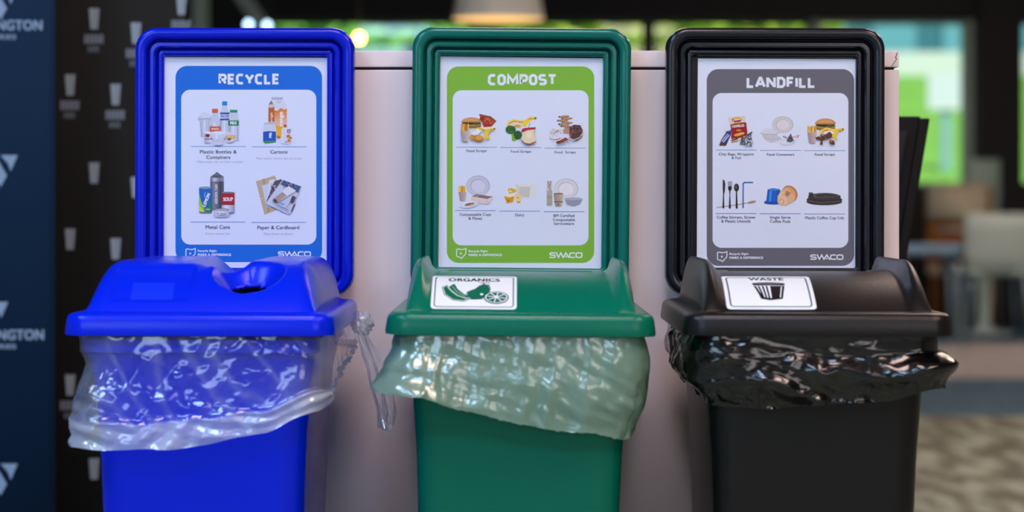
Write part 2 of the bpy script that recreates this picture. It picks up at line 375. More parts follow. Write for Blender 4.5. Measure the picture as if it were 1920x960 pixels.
M['cab'] = cabinet_mat(); M['gap'] = pmat('dark_gap', (40, 28, 28), .7)
YC = 3.285; xr = (1686-960)/F*YC; xl = -.44; ztop = W(0, 95, YC).z; zs0 = W(0, 125.5, YC).z; zs1 = W(0, 131, YC).z
cabinet = tag(empty('white_cabinet', ((xl+xr)/2, YC, 0)), 'white laminate cabinet standing behind the three bins', 'cabinet'); hc = (xr-xl)/2
box('body', -hc, hc, 0, .30, .08, zs1, M['cab'], cabinet, .0015)
box('plinth', -hc+.02, hc-.02, .03, .28, 0, .08, M['gap'], cabinet)
box('shadow_gap', -hc+.006, hc-.006, .006, .294, zs1, zs0, M['gap'], cabinet)
box('top_panel', -hc, hc, 0, .30, zs0, ztop, M['cab'], cabinet, .0015)
bm = bmesh.new()
pts = [(hc-.002, -.0004, ztop-.002), (hc-.005, -.0004, ztop-.009), (hc-.0035, -.0004, ztop-.011), (hc-.010, -.0004, zs0+.001)]
for i in range(3):
    a, b = Vector(pts[i]), Vector(pts[i+1]); w = Vector((.0005, 0, 0)); bm.faces.new([bm.verts.new(q) for q in (a-w, a+w, b+w, b-w)])
bmo('crack', bm, M['gap'], cabinet)

# ================================================================ BINS
LF, LB = 2.765, 3.225        # front and back edge of each lid
ZR = .781                    # top of the lid rim
def dome_plain(x, y):        # x across (-a..a), y from the front base of the dome
    a = .1285; c = 1-(1-min(1, y/.13))**2; back = smst(.425, .33, y); 
    ax = abs(x)
    side = math.sqrt(max(0, 1-max(0, (ax-.116)/(a-.116))**2.2)) if ax < a else 0
    ear = smst(.099, .115, ax)
    cen = .0415*c*smst(.425, .20, y)
    er = .0560*(c**.9)*back
    return (cen*(1-ear)+er*ear)*side
def dome_combo(x, y):
    a = .1285; c = 1-(1-min(1, y/.115))**2.3; back = smst(.425, .36, y); ax = abs(x)
    side = math.sqrt(max(0, 1-max(0, (ax-.100)/(a-.100))**2.3)) if ax < a else 0
    z = .0555*c*back*side
    if x < -.012: pass
    elif x < .002: z = min(z, .0555-.007*smst(-.014, 0, x)*1.0)
    z = min(z, .020+1.0*abs(x-.012)+.06*(1-smst(.045, .10, y))) if -.03 < x < .09 else z
    dx, dy = x-.050, (y-.055); r = math.hypot(dx, dy); k = 1.15 if dx < 0 else 1.5
    z = min(z, .012+.30*(dy+.023)+k*max(0, r-.023)) if r < .09 else z
    if -.104 < x < -.012+.0 and .012 < y < .075: # shallow recessed panel on the paper side
        z -= .0034*smst(-.104, -.100, x)*smst(-.012, -.016, x)*smst(.012, .016, y)*smst(.075, .070, y)
    return max(0, z)
def build_bin(name, label, cx, cab_mat, frame_mat, roll, dome, hole):
    t = tag(empty(name, (cx-.9*math.sin(math.radians(roll)), (LF+LB)/2, 0), (0, math.radians(roll), 0)), label, 'bin')
    # body: tapered, open, rolled rim
    def lp(hx, hy, r, z): return [(p[0], p[1], z) for p in rrect(hx, hy, r, 10)]
    loops = [lp(.06, .12, .03, .0), lp(.092, .166, .03, .0), lp(.095, .170, .03, .006), lp(.1155, .2015, .03, .62), lp(.121, .206, .03, .70), lp(.128, .213, .03, .735), lp(.133, .218, .03, .737), lp(.133, .218, .03, .752), lp(.127, .212, .027, .752), lp(.118, .203, .027, .70), lp(.11, .195, .027, .55), lp(.09, .16, .025, .02), lp(.03, .1, .02, .018)]
    loft('body', loops, cab_mat, t, True, True)
    # lid skirt
    hx, hy = .150, (LB-LF)/2
    prof = [(.010, .7560), (.004, .7560), (0, .7566), (-.0006, .7600), (.0012, .7735), (.0028, .7780), (.0065, ZR-.0005), (.012, ZR+.0005), (.0225, ZR+.0016), (.026, ZR+.0012)]
    loops = [lp(hx-i, hy-i, .026-i*.55, z) for i, z in prof]
    inner = [lp(hx-.014, hy-.014, .02, .7700)]
    lid = loft('lid', inner+loops, cab_mat, t, False, False, 40)
    # dome as a height field
    a = .1285; ny, nx = 110, 150; b0, L = -hy+.022, .425; vs = []; idx = {}
    H = [[0.0]*(nx+1) for _ in range(ny+1)]; X = [a*math.sin(PI/2*(2*i/nx-1)*.9)/math.sin(PI/2*.9) for i in range(nx+1)]; Y = [L*(j/ny)**1.35 for j in range(ny+1)]
    for j in range(ny+1):
        for i in range(nx+1): H[j][i] = dome(X[i], Y[j])
    for it in range(2):
        G = [r[:] for r in H]
        for j in range(1, ny):
            for i in range(1, nx): H[j][i] = (G[j][i]*2+G[j-1][i]+G[j+1][i]+G[j][i-1]+G[j][i+1])/6
    for j in range(ny+1):
        for i in range(nx+1):
            vs.append((X[i], b0+Y[j], ZR+.0008+H[j][i]))
    fs = []
    for j in range(ny):
        for i in range(nx):
            xm, ym = (X[i]+X[i+1])/2, (Y[j]+Y[j+1])/2
            if hole and math.hypot(xm-.050, ym-.055) < .0225: continue
            if not hole and .16 < ym < .36 and abs(xm) < .085: continue      # the throw-in opening behind the sloping front
            fs.append((j*(nx+1)+i, j*(nx+1)+i+1, (j+1)*(nx+1)+i+1, (j+1)*(nx+1)+i))
    d = mk('dome', vs, fs, cab_mat, lid, True)
    sd = d.modifiers.new('thickness', 'SOLIDIFY'); sd.thickness = .003; sd.offset = -1
    # sign frame: swept stepped profile, stands on the back of the lid
    fw, fh = .1418, .1735; zc = 1.1305-fh; yf = 3.238-(LF+LB)/2
    P = [(.004, .030, .027), (0, .026, .028), (0, .009, .028), (.0012, .0035, .028), (.0034, .0012, .026), (.006, .0006, .024), (.0115, .0010, .020), (.0140, .0028, .018), (.0150, .006, .017), (.0153, .016, .016), (.0170, .0165, .0145), (.0176, .010, .014), (.0195, .0075, .012), (.0235, .0072, .010), (.0255, .0095, .008), (.0268, .0195, .006), (.0285, .0185, .0055), (.0292, .0145, .005), (.0315, .0135, .004), (.0345, .0145, .003), (.0358, .017, .002), (.0362, .0215, .002), (.0362, .0260, .002)]
    loops = [[(p[0], yf+dpt, zc+p[1]) for p in rrect(fw-i, fh-i, r, 10)] for i, dpt, r in P]
    fr = loft('sign_frame', loops, frame_mat, t, False, False, 45)
    back = [[(p[0], yf+dpt, zc+p[1]) for p in rrect(fw-.006, fh-.006, .022, 10)] for dpt in (.0262, .0300)]
    loft('back_plate', back, frame_mat, fr, True, True)
    # two bracket feet that hold the frame to the lid
    for s in (-1, 1): box('bracket', s*.085-.012, s*.085+.012, yf-.012, yf+.026, ZR-.001, ZR+.012, frame_mat, fr, .002)
    return t, lid, (yf, zc, b0)
C1, C2, C3 = -.3465, .0108, .3405
bin1 = build_bin('recycling_bin', 'blue plastic recycling bin with a round-hole lid and a blue sign frame', C1, M['blue'], M['blue_frame'], .15, dome_combo, True)
bin2 = build_bin('compost_bin', 'green plastic compost bin with an organics sticker and a green sign frame', C2, M['green'], M['green_frame'], .55, dome_plain, False)
bin3 = build_bin('landfill_bin', 'black plastic landfill bin with a waste sticker and a black sign frame', C3, M['black'], M['black_frame'], .15, dome_plain, False)

# ---------------------------------------------------------------- bin liners
def film(name, rgb, fac, rough, transl, trans_col=(1, 1, 1)):
    m = bpy.data.materials.new(name); m.use_nodes = True; nt = m.node_tree; n = nt.nodes; b = n['Principled BSDF']; out = n['Material Output']
    b.inputs['Base Color'].default_value = lin(rgb)+(1,); b.inputs['Roughness'].default_value = rough; b.inputs['Specular IOR Level'].default_value = .8 if fac is not None else .75
    tc = n.new('ShaderNodeTexCoord'); nb = n.new('ShaderNodeTexNoise'); nb.inputs['Scale'].default_value = 70; nb.inputs['Detail'].default_value = 3; nt.links.new(tc.outputs['Object'], nb.inputs['Vector'])
    bp = n.new('ShaderNodeBump'); bp.inputs['Strength'].default_value = .14; bp.inputs['Distance'].default_value = .003; nt.links.new(nb.outputs[0], bp.inputs['Height']); nt.links.new(bp.outputs[0], b.inputs['Normal'])
    last = b.outputs[0]
    if transl:
        tl = n.new('ShaderNodeBsdfTranslucent'); tl.inputs[0].default_value = lin(rgb)+(1,); mx = n.new('ShaderNodeMixShader'); mx.inputs[0].default_value = transl
        nt.links.new(last, mx.inputs[1]); nt.links.new(tl.outputs[0], mx.inputs[2]); last = mx.outputs[0]
    if fac is not None:
        at = n.new('ShaderNodeAttribute'); at.attribute_name = 'film'
        tr = n.new('ShaderNodeBsdfTransparent'); tr.inputs[0].default_value = (*trans_col, 1); mx = n.new('ShaderNodeMixShader')
        nt.links.new(at.outputs['Fac'], mx.inputs[0]); nt.links.new(tr.outputs[0], mx.inputs[1]); nt.links.new(last, mx.inputs[2])
        gl = n.new('ShaderNodeBsdfGlossy'); gl.inputs['Roughness'].default_value = rough; nt.links.new(bp.outputs[0], gl.inputs['Normal'])
        m2 = n.new('ShaderNodeMixShader'); m2.inputs[0].default_value = fac; nt.links.new(mx.outputs[0], m2.inputs[1]); nt.links.new(gl.outputs[0], m2.inputs[2]); last = m2.outputs[0]
    nt.links.new(last, out.inputs[0]); return m
M['film_clear'] = film('clear_bag_film', (226, 236, 248), .085, .11, .25, (.96, .97, 1))
M['film_green'] = film('pale_green_bag_film', (134, 170, 148), .10, .20, .25, (.8, .95, .88))
M['film_black'] = film('black_bag_film', (7, 6, 6), None, .15, 0)
def ppath(hx, hy, r, n):
    """closed rounded rectangle sampled evenly; starts front left, runs along the front to the right"""
    raw = rrect(hx, hy, r, 12); i0 = min(range(len(raw)), key=lambda i: raw[i][0]+raw[i][1]); raw = raw[i0:]+raw[:i0]; raw.append(raw[0])
    cum = [0]
    for i in range(1, len(raw)): cum.append(cum[-1]+math.dist(raw[i-1], raw[i]))
    T = cum[-1]; out = []; k = 0
    for j in range(n):
        s = T*j/n
        while cum[k+1] < s: k += 1
        f = (s-cum[k])/max(1e-9, cum[k+1]-cum[k]); out.append((raw[k][0]+(raw[k+1][0]-raw[k][0])*f, raw[k][1]+(raw[k+1][1]-raw[k][1])*f))
    return out
def ridge(p): return 1-abs(noise.noise(p))*2
def crease(p):
    d = noise.voronoi(p)[0]; return min(1, (d[1]-d[0])*2.2)
class Folds:
    """sharp straight folds: triangle waves in the unrolled sheet, each fading in and out"""
    def __init__(s, seed, n, angs, freqs, amp):
        r = random.Random(seed); s.w = []
        for i in range(n):
            a = math.radians(r.choice(angs)+r.uniform(-14, 14)); f = r.uniform(*freqs); s.w.append((math.cos(a)*f, math.sin(a)*f, r.random(), amp*r.uniform(.6, 1.2)*freqs[0]/f, r.uniform(5, 9), r.uniform(0, 50)))
    def __call__(s, x, z):
        t = 0
        for cx, cz, ph, am, ms, mo in s.w:
            m = noise.noise(Vector((x*ms, z*ms, mo)))*1.8+.25
            if m > 0:
                q = cx*x+cz*z+ph+.7*noise.noise(Vector((x*9, z*9, mo+7))); t += am*min(1, m)*(abs((q % 1)-.5)*2-.5)
        return t
def body_half(z):
    P = [(.0, .095), (.62, .1155), (.70, .121), (.735, .128), (.738, .134), (.80, .134)]
    for i in range(len(P)-1):
        if z <= P[i+1][0]: return P[i][1]+(P[i+1][1]-P[i][1])*(z-P[i][0])/(P[i+1][0]-P[i][0])
    return .134
def interp(keys, u):           # keys: sorted (u, value) periodic, smooth
    ks = [(keys[-1][0]-1, keys[-1][1])]+keys+[(keys[0][0]+1, keys[0][1])]
    for i in range(len(ks)-1):
        if ks[i][0] <= u <= ks[i+1][0]:
            t = (u-ks[i][0])/(ks[i+1][0]-ks[i][0]); t = t*t*(3-2*t)*.6+t*.4; return ks[i][1]+(ks[i+1][1]-ks[i][1])*t
    return ks[0][1]
def liner(name, label, cx, mat, zb, offs, wr, filmf, seed, fd, nu=640, nv=110, edge=0, roll=0):
    hx, hy = .1365, .2205; per = ppath(hx, hy, .03, nu); T = 4*(hx+hy)-.05
    uF = 2*hx/T; uR = 2*hy/T     # fractions: FL=0, FR=uF, BR=uF+uR, BL=2uF+uR
    pos = {'FL': .012, 'FM': uF/2, 'FR': uF-.012, 'RF': uF+.06, 'RM': uF+uR/2, 'BR': uF+uR, 'BM': uF*1.5+uR, 'BL': 2*uF+uR, 'LM': 2*uF+uR*1.5, 'LF': .94, 'F1': uF*.25, 'F3': uF*.75}
    zk = sorted((pos[k], v) for k, v in zb.items()); ok = [sorted((pos[k], v[l]) for k, v in offs.items()) for l in range(4)]
    vs = []; fs = []; fl = []
    for j in range(nv+1):
        v = j/nv
        for i in range(nu):
            u = i/nu; x, y = per[i]; a = per[i-1]; b = per[(i+1) % nu]; tx, ty = b[0]-a[0], b[1]-a[1]; l = math.hypot(tx, ty); nx, ny = ty/l, -tx/l
            o = [interp(k, u) for k in ok]; s = v*3; q = min(2, int(s)); f = s-q; f = f*f*(3-2*f); off = o[q]*(1-f)+o[q+1]*f
            z0 = .7665; zz = interp(zk, u)
            if edge: zz += edge*noise.noise(Vector((u*260, seed, 0)))
            z = z0+(zz-z0)*v
            p = Vector((x*1.0, y*1.0, z)); amp = smst(0, .12, v)
            off += amp*(wr(p+Vector((seed*3.1, seed*1.7, 0)), u, v)+fd(((u+.35) % 1)*T, z)*(.45+.55*v)); lo = body_half(z)+.0018-hx; off = lo+math.log1p(math.exp((off-lo)/.0012))*.0012 if off-lo < .03 else off
            fl.append(filmf(p, u, v)); z += amp*.004*noise.noise(Vector((u*30, v*4, seed)))
            vs.append((x+nx*off, y+ny*off, z))
    for j in range(nv):
        for i in range(nu): fs.append((j*nu+i, j*nu+(i+1) % nu, (j+1)*nu+(i+1) % nu, (j+1)*nu+i))
    o = mk(name, vs, fs, mat, None, True, (cx-.9*math.sin(math.radians(roll)), (LF+LB)/2, 0)); o.rotation_euler.y = math.radians(roll)
    at = o.data.attributes.new('film', 'FLOAT', 'POINT'); at.data.foreach_set('value', fl)
    return tag(o, label, 'bin liner')
def wr_blue(p, u, v):
    a = .0025*ridge(Vector((p.x*9+p.z*10, p.y*8, p.z*16)))+.0008*ridge(p*46)
    a += .0022*(abs(((v*9+noise.noise(p*11)*2.2) % 1)-.5)*2)*smst(.72, .80, v)+.004*smst(.74, .80, v)
    return a
def fl_blue(p, u, v):
    h = smst(.76, .82, v)*.48; st = max(0, ridge(Vector((p.x*26+p.z*18, p.y*26, p.z*9)))-.66)*1.1
    return min(.92, .035+h+st*.35+.20*max(0, noise.noise(p*13))+.10*smst(-.06, -.13, p.x))
liner1 = liner('bin_liner', 'crumpled clear plastic bin liner hanging out under the blue lid', C1, M['film_clear'],
    {'FL': .632, 'F1': .629, 'FM': .636, 'F3': .650, 'FR': .674, 'RF': .688, 'RM': .705, 'BR': .720, 'BM': .70, 'BL': .66, 'LM': .64},
    {'FL': (0, -.008, .006, .002), 'F1': (0, .002, .006, .006), 'FM': (0, .002, .004, .004), 'F3': (0, .002, .004, .003), 'FR': (0, .002, .004, .000), 'RF': (0, .004, .008, .0), 'RM': (.0, .008, .010, .0), 'BR': (.0, .012, .014, .004), 'BM': (0, 0, 0, -.004), 'BL': (0, 0, 0, 0), 'LM': (0, -.004, .004, 0)},
    wr_blue, fl_blue, 1.0, Folds(5, 18, (70, 110, 25, 150, 88, 80), (14, 60), .0066), roll=.15)
def wr_green(p, u, v):
    return .0008*ridge(p*40)+.004*noise.noise(p*9)+.0006*crease(Vector((p.x*40, p.y*40, p.z*34)))
def fl_green(p, u, v): return .86+.08*noise.noise(p*12)+(.06 if v < .14 or v > .97 else 0)
liner2 = liner('bin_liner', 'pale green compostable bin liner flaring out under the green lid', C2, M['film_green'],
    {'FL': .690, 'F1': .673, 'FM': .658, 'F3': .648, 'FR': .641, 'RF': .645, 'RM': .652, 'BR': .68, 'BM': .70, 'BL': .70, 'LM': .70, 'LF': .70},
    {'FL': (0, .004, .016, .030), 'F1': (0, .003, .008, .014), 'FM': (0, .004, .010, .010), 'F3': (0, .004, .010, .006), 'FR': (0, .006, .000, -.014), 'RF': (0, .010, .008, -.004), 'RM': (0, .016, .012, .0), 'BR': (0, .006, .006, 0), 'BM': (0, 0, 0, 0), 'BL': (0, 0, .008, .01), 'LM': (0, .004, .012, .022)},
    wr_green, fl_green, 2.0, Folds(8, 18, (-14, -18, -8, 4, 60), (24, 80), .0030), edge=.0014, roll=.55)
def wr_black(p, u, v):
    a = .0035*ridge(Vector((p.x*7, p.y*7, p.z*26+p.x*4)))*(.4+v*.6)+.0012*ridge(Vector((p.x*34, p.y*34, p.z*50)))
    a += .004*crease(Vector((p.x*38, p.y*38, p.z*16)))*smst(.74, .95, v)
    return a-.001
def fl_black(p, u, v): return 1.0
liner3 = liner('bin_liner', 'glossy black plastic bin liner bunched under the black lid', C3, M['film_black'],
    {'FL': .6775, 'F1': .675, 'FM': .679, 'F3': .684, 'FR': .696, 'RF': .706, 'RM': .70, 'BR': .70, 'BM': .70, 'BL': .712, 'LM': .690, 'LF': .680},
    {'FL': (0, .004, .004, -.024), 'F1': (0, .002, .010, -.006), 'FM': (0, .000, .008, -.004), 'F3': (0, -.002, .008, -.004), 'FR': (0, -.004, .020, .006), 'RF': (0, -.002, .020, .008), 'RM': (0, 0, .008, 0), 'BR': (0, 0, 0, 0), 'BM': (0, 0, 0, 0), 'BL': (0, .008, .010, -.002), 'LM': (0, .012, .012, -.010), 'LF': (0, .008, .010, -.016)},
    wr_black, fl_black, 3.0, Folds(3, 12, (80, 100, 60, 112, 90), (11, 40), .0095), roll=.15)
# knot and loose tail of the clear liner at its right rear corner
bm = bmesh.new(); bmesh.ops.create_icosphere(bm, subdivisions=4, radius=.5)
for v in bm.verts:
    d = v.co.normalized(); v.co = Vector((d.x*.013, d.y*.013, d.z*.014))*(1+.30*ridge(d*2.3)+.22*crease(d*2.6)-.25)
k = bmo('knot', bm, M['film_clear'], liner1, True, (.1575, .175, .752)); at = k.data.attributes.new('film', 'FLOAT', 'POINT'); at.data.foreach_set('value', [.42]*len(k.data.vertices))
vs = []; fs = []; fl = []; n1, n2 = 50, 24
for j in range(n1+1):
    v = j/n1
    A = Vector((.150+.036*v, .13-.01*v, .742-.117*v)); B = Vector((.158+.036*v+.013*math.sin(v*PI*.85), .20-.03*v, .742-.130*v))
    if v > .8: B = B.lerp(A, (v-.8)*2.2)
    for i in range(n2+1):
        s = i/n2; p = A.lerp(B, s); w = .0045*math.sin(s*13+v*3)+.004*ridge(Vector((s*2.2, v*2.5, 5)))-.003; p += Vector((w, -w*.7, 0)); vs.append(p); fl.append(.26+.35*max(0, ridge(Vector((s*4, v*1.5, 9)))-.5)+(.3 if v > .93 or s < .05 or s > .95 else 0))
for j in range(n1):
    for i in range(n2): fs.append((j*(n2+1)+i, j*(n2+1)+i+1, (j+1)*(n2+1)+i+1, (j+1)*(n2+1)+i))
o = mk('loose_tail', vs, fs, M['film_clear'], liner1, True); at = o.data.attributes.new('film', 'FLOAT', 'POINT'); at.data.foreach_set('value', fl)

# ================================================================ POSTERS (flat print on paper, held in the sign frames)
DP = 3.238+.0212                      # the sheet lies against the back of the frame
SP = F/DP
PAPER = (216, 224, 240); LINE = (38, 104, 180); TXT = (70, 70, 92); SUB = (140, 142, 170)
def swaco(A, x0, y0, x1, y1, c):
    W_ = x1-x0; H = y1-y0; w = H*.21
    def X(f): return x0+f*W_
    t, b, m = y0+w/2, y1-w/2, (y0+y1)/2
    A.line([(X(.175), t), (X(.045), t), (X(.015), t+H*.12), (X(.015), m-H*.12), (X(.045), m), (X(.15), m), (X(.175), m+H*.12), (X(.175), b-H*.12), (X(.15), b), (X(.0), b)], w, c)
    A.line([(X(.205), y0), (X(.275), b), (X(.345), y0+H*.1), (X(.415), b), (X(.50), y0+H*.1), (X(.60), y1)], w*1.05, c)
    A.line([(X(.47), y1-H*.22), (X(.53), y1-H*.22)], w*.9, c)
    A.line([(X(.785), t), (X(.655), t), (X(.62), t+H*.15), (X(.62), b-H*.15), (X(.655), b), (X(.785), b)], w, c)
    A.line([(X(.845), t), (X(.965), t), (X(.99), t+H*.15), (X(.99), b-H*.15), (X(.965), b), (X(.845), b), (X(.815), b-H*.15), (X(.815), t+H*.15)], w, c, True)
def ohio(A, x0, y0, x1, y1, c):
    P = [(.06, .12), (.22, .06), (.38, .12), (.60, .12), (.78, .08), (.94, .02), (.94, .42), (.88, .60), (.72, .74), (.60, .90), (.50, .98), (.36, .84), (.20, .84), (.06, .74)]
    A.line([(x0+a*(x1-x0), y0+b*(y1-y0)) for a, b in P], (x1-x0)*.08, c, True)
    cx, cy, r = x0+.47*(x1-x0), y0+.5*(y1-y0), (x1-x0)*.14
    A.poly([(cx+(r if i % 2 == 0 else r*.42)*math.sin(i*PI/5), cy-(r if i % 2 == 0 else r*.42)*math.cos(i*PI/5)) for i in range(10)], c)
GL = {'R': [[(0, 1), (0, 0), (.75, 0), (1, .16), (1, .40), (.75, .56), (0, .56)], [(.55, .56), (1, 1)]], 'E': [[(1, 0), (0, 0), (0, 1), (1, 1)], [(0, .49), (.9, .49)]], 'C': [[(1, 0), (.28, 0), (0, .2), (0, .8), (.28, 1), (1, 1)]],
      'Y': [[(-.05, 0), (.5, .58), (1.05, 0)], [(.5, .55), (.5, 1)]], 'L': [[(0, 0), (0, 1), (1, 1)]], 'O': [[(.28, 0), (.72, 0), (1, .2), (1, .8), (.72, 1), (.28, 1), (0, .8), (0, .2)]], 'M': [[(0, 1), (.04, 0), (.5, .72), (.96, 0), (1, 1)]],
      'P': [[(0, 1), (0, 0), (.75, 0), (1, .16), (1, .46), (.75, .62), (0, .62)]], 'S': [[(1, 0), (.22, 0), (0, .14), (0, .36), (.22, .48), (.78, .52), (1, .64), (1, .86), (.78, 1), (0, 1)]], 'T': [[(-.05, 0), (1.05, 0)], [(.5, 0), (.5, 1)]],
      'A': [[(-.06, 1), (.42, 0), (.58, 0), (1.06, 1)], [(.15, .68), (.85, .68)]], 'N': [[(0, 1.06), (0, -.06)], [(0, 0), (1, 1)], [(1, 1.06), (1, -.06)]], 'D': [[(0, 0), (.68, 0), (1, .22), (1, .78), (.68, 1), (0, 1)]], 'F': [[(1, 0), (0, 0), (0, 1)], [(0, .5), (.88, .5)]], 'I': [[(0, 0), (0, 1)]]}
GW = {'I': .0, 'M': .92, 'L': .50, 'E': .50, 'F': .50, 'N': .66, 'A': .70, 'Y': .66, 'T': .62}
def stroke_text(A, body, x0, x1, base, cap, col):
    w = cap*.235; gap = .11*cap; ws = [GW.get(c, .58)*cap for c in body]; tot = sum(ws)+(gap+w)*(len(body)-1)+w; k = (x1-x0)/tot; x = x0+w/2*k
    for c, cw in zip(body, ws):
        for P in GL[c]: A.line([(x+p[0]*cw*k, base-cap+w/2+p[1]*(cap-w)) for p in P], w, col, c in 'OD')
        x += (cw+gap+w)*k
def shape(A, pts, col): A.poly(pts, col)
def poster(label, c0, roll, panel, col, outer, inner, title):
    px, py = c0; r = math.radians(roll); loc = W(px, py, DP)
    def to3d(x, y, z):
        dx, dy = x-px, y-py; u = dx*math.cos(r)+dy*math.sin(r); v = -dx*math.sin(r)+dy*math.cos(r)
        return Vector((u/SP, -z, -v/SP))
    # sheet: thin, gently cockled paper
    n1, n2 = 24, 30; hw, hh = .1079, .1397; vs = []; fs = []
    sheet = mk('poster', [(-hw, 0, -hh), (hw, 0, -hh), (hw, 0, hh), (-hw, 0, hh), (-hw, .0003, -hh), (hw, .0003, -hh), (hw, .0003, hh), (-hw, .0003, hh)], [(0, 1, 2, 3), (5, 4, 7, 6), (0, 4, 5, 1), (2, 6, 7, 3), (0, 3, 7, 4), (1, 5, 6, 2)], M['paper'], None, False, loc)
    sheet.rotation_euler.y = r; tag(sheet, label, 'poster', 'sorting posters in the sign frames')
    A = Art(to3d); x0, y0, x1, y1 = outer
    A.rr(x0, y0, x1, y1, 22, col); A.build('border_panel', sheet, M['ink'], None, panel)
    A.z = .00012; x0, y0, x1, y1 = inner; A.rr(x0, y0, x1, y1, 17, PAPER); A.build('inner_panel', sheet, M['ink'])
    A.z = .0002; stroke_text(A, title[0], title[1], title[2], title[3], title[4], (224, 230, 242)); A.build('title', sheet, M['ink'])
    return A, sheet
def lines(A, sheet, L):
    for x0, x1, y in L: A.new(.0002); A.line([(x0, y), (x1, y)], 5.5, LINE); A.build('rule', sheet, M['ink'])
def caps(A, sheet, L):
    for s, x0, x1, b, c in L:
        A.new(.0002)
        if c > 23: A.text(s, x0, x1, b, c, TXT, .022); A.build('caption', sheet, M['ink'])
        else: A.text(s, x0, x1, b, c, SUB, 0.0, .25); A.build('small_caption', sheet, M['ink'])
def footer(A, sheet, oh, t1, t2, sw):
    W1 = (232, 236, 244)
    A.new(.0002); ohio(A, *oh, W1); A.build('state_outline', sheet, M['ink'])
    A.new(.0002); A.text('Recycle Right', *t1, W1, .03); A.text('MAKE A DIFFERENCE', *t2, W1, .035); A.build('slogan', sheet, M['ink'])
    A.new(.0002); swaco(A, *sw, W1); A.build('logo', sheet, M['ink'])
def pic(A, sheet, label): A.build('picture', sheet, M['ink'], None, label); A.new(.0002)
def bottle(A, x0, x1, yt, yb, cap, capc, neck, glass=(196, 204, 220)):
    w = x1-x0; cx = (x0+x1)/2; n = neck*w/2; d = tuple(int(v*.72) for v in glass)
    A.poly([(cx-n, yt+cap), (cx+n, yt+cap), (cx+n*1.1, yt+cap*1.4), (x1-w*.05, yt+cap*1.4+w*.75), (x1, yt+cap*1.4+w*1.1), (x1, yb-6), (x1-8, yb), (x0+8, yb), (x0, yb-6), (x0, yt+cap*1.4+w*1.1), (x0+w*.05, yt+cap*1.4+w*.75), (cx-n*1.1, yt+cap*1.4)], glass)
    A.rect(x0+w*.10, yt+cap*1.4+w*1.0, x0+w*.18, yb-8, d); A.rect(x1-w*.16, yt+cap*1.4+w*1.0, x1-w*.10, yb-8, d); A.rect(cx-w*.1, yt+cap*1.6+w*.7, cx+w*.02, yb-10, (222, 228, 238))
    A.rect(cx-n*1.15, yt, cx+n*1.15, yt+cap, capc); A.rect(cx-n*1.15, yt+cap*.86, cx+n*1.15, yt+cap, tuple(int(v*.7) for v in capc))
def cupshape(A, x0, x1, yt, yb, tap, c):
    A.poly([(x0, yt), (x1, yt), (x1-tap, yb-4), ((x0+x1)/2, yb), (x0+tap, yb-4)], lambda x, y: tuple(int(v*(.78+.22*(x > (x0+x1)/2))) for v in c))
def fries(A, x0, x1, yt, yb, seed=1):
    rn = random.Random(seed)
    for i in range(16):
        x = x0+(x1-x0)*rn.random(); d = rn.uniform(-10, 10); t = yt+rn.random()*18
        A.line([(x, t), (x+d, yb)], 9, rn.choice([(236, 184, 52), (216, 152, 36), (248, 206, 84), (196, 130, 30)]))
def burger(A, cx, cy, w, h):
    A.ell(cx, cy+h*.42, w*.48, h*.20, (150, 98, 50)); A.ell(cx+w*.02, cy+h*.26, w*.47, h*.17, (150, 160, 60)); A.ell(cx, cy+h*.14, w*.47, h*.16, (62, 38, 30)); A.ell(cx+w*.24, cy+h*.2, w*.2, h*.13, (86, 78, 46))
    A.ell(cx, cy+h*.06, w*.5, h*.5, (196, 128, 66), 0, 180, 360); A.ell(cx-w*.02, cy-h*.05, w*.40, h*.33, (216, 152, 88), 0, 180, 360)
    rn = random.Random(3)
    for i in range(14): A.ell(cx+w*rn.uniform(-.32, .32), cy-h*rn.uniform(.05, .3), 2.5, 1.8, (240, 212, 160), 0, 0, 360, 8)
def banana(A, P, w):
    A.line(P, w, (240, 200, 40)); A.line([(a, b+w*.18) for a, b in P], w*.35, (206, 152, 24)); A.line([(a, b-w*.28) for a, b in P], w*.22, (250, 224, 100))
    e = P[-1]; A.ell(e[0], e[1], w*.35, w*.35, (90, 80, 30), 0, 0, 360, 10)
def plate(A, cx, cy, rx, ry, c=(206, 206, 214)):
    d = tuple(int(v*.86) for v in c); l = tuple(min(255, int(v*1.06)) for v in c)
    A.ell(cx, cy, rx, ry, d); A.ell(cx-rx*.02, cy+ry*.02, rx*.95, ry*.95, c); A.ell(cx, cy, rx*.66, ry*.66, d); A.ell(cx+rx*.02, cy+ry*.03, rx*.62, ry*.62, l)
def speck(A, cx, cy, rx, ry, cols, n, size, seed):
    rn = random.Random(seed)
    for i in range(n):
        a = rn.random()*2*PI; q = math.sqrt(rn.random()); x = cx+rx*q*math.cos(a); y = cy+ry*q*math.sin(a); s = size*rn.uniform(.5, 1.2); r = rn.random()*6
        A.poly([(x+s*math.cos(r+k*2.1)*rn.uniform(.6, 1.2), y+s*math.sin(r+k*2.1)*rn.uniform(.6, 1.2)) for k in range(3)], rn.choice(cols))

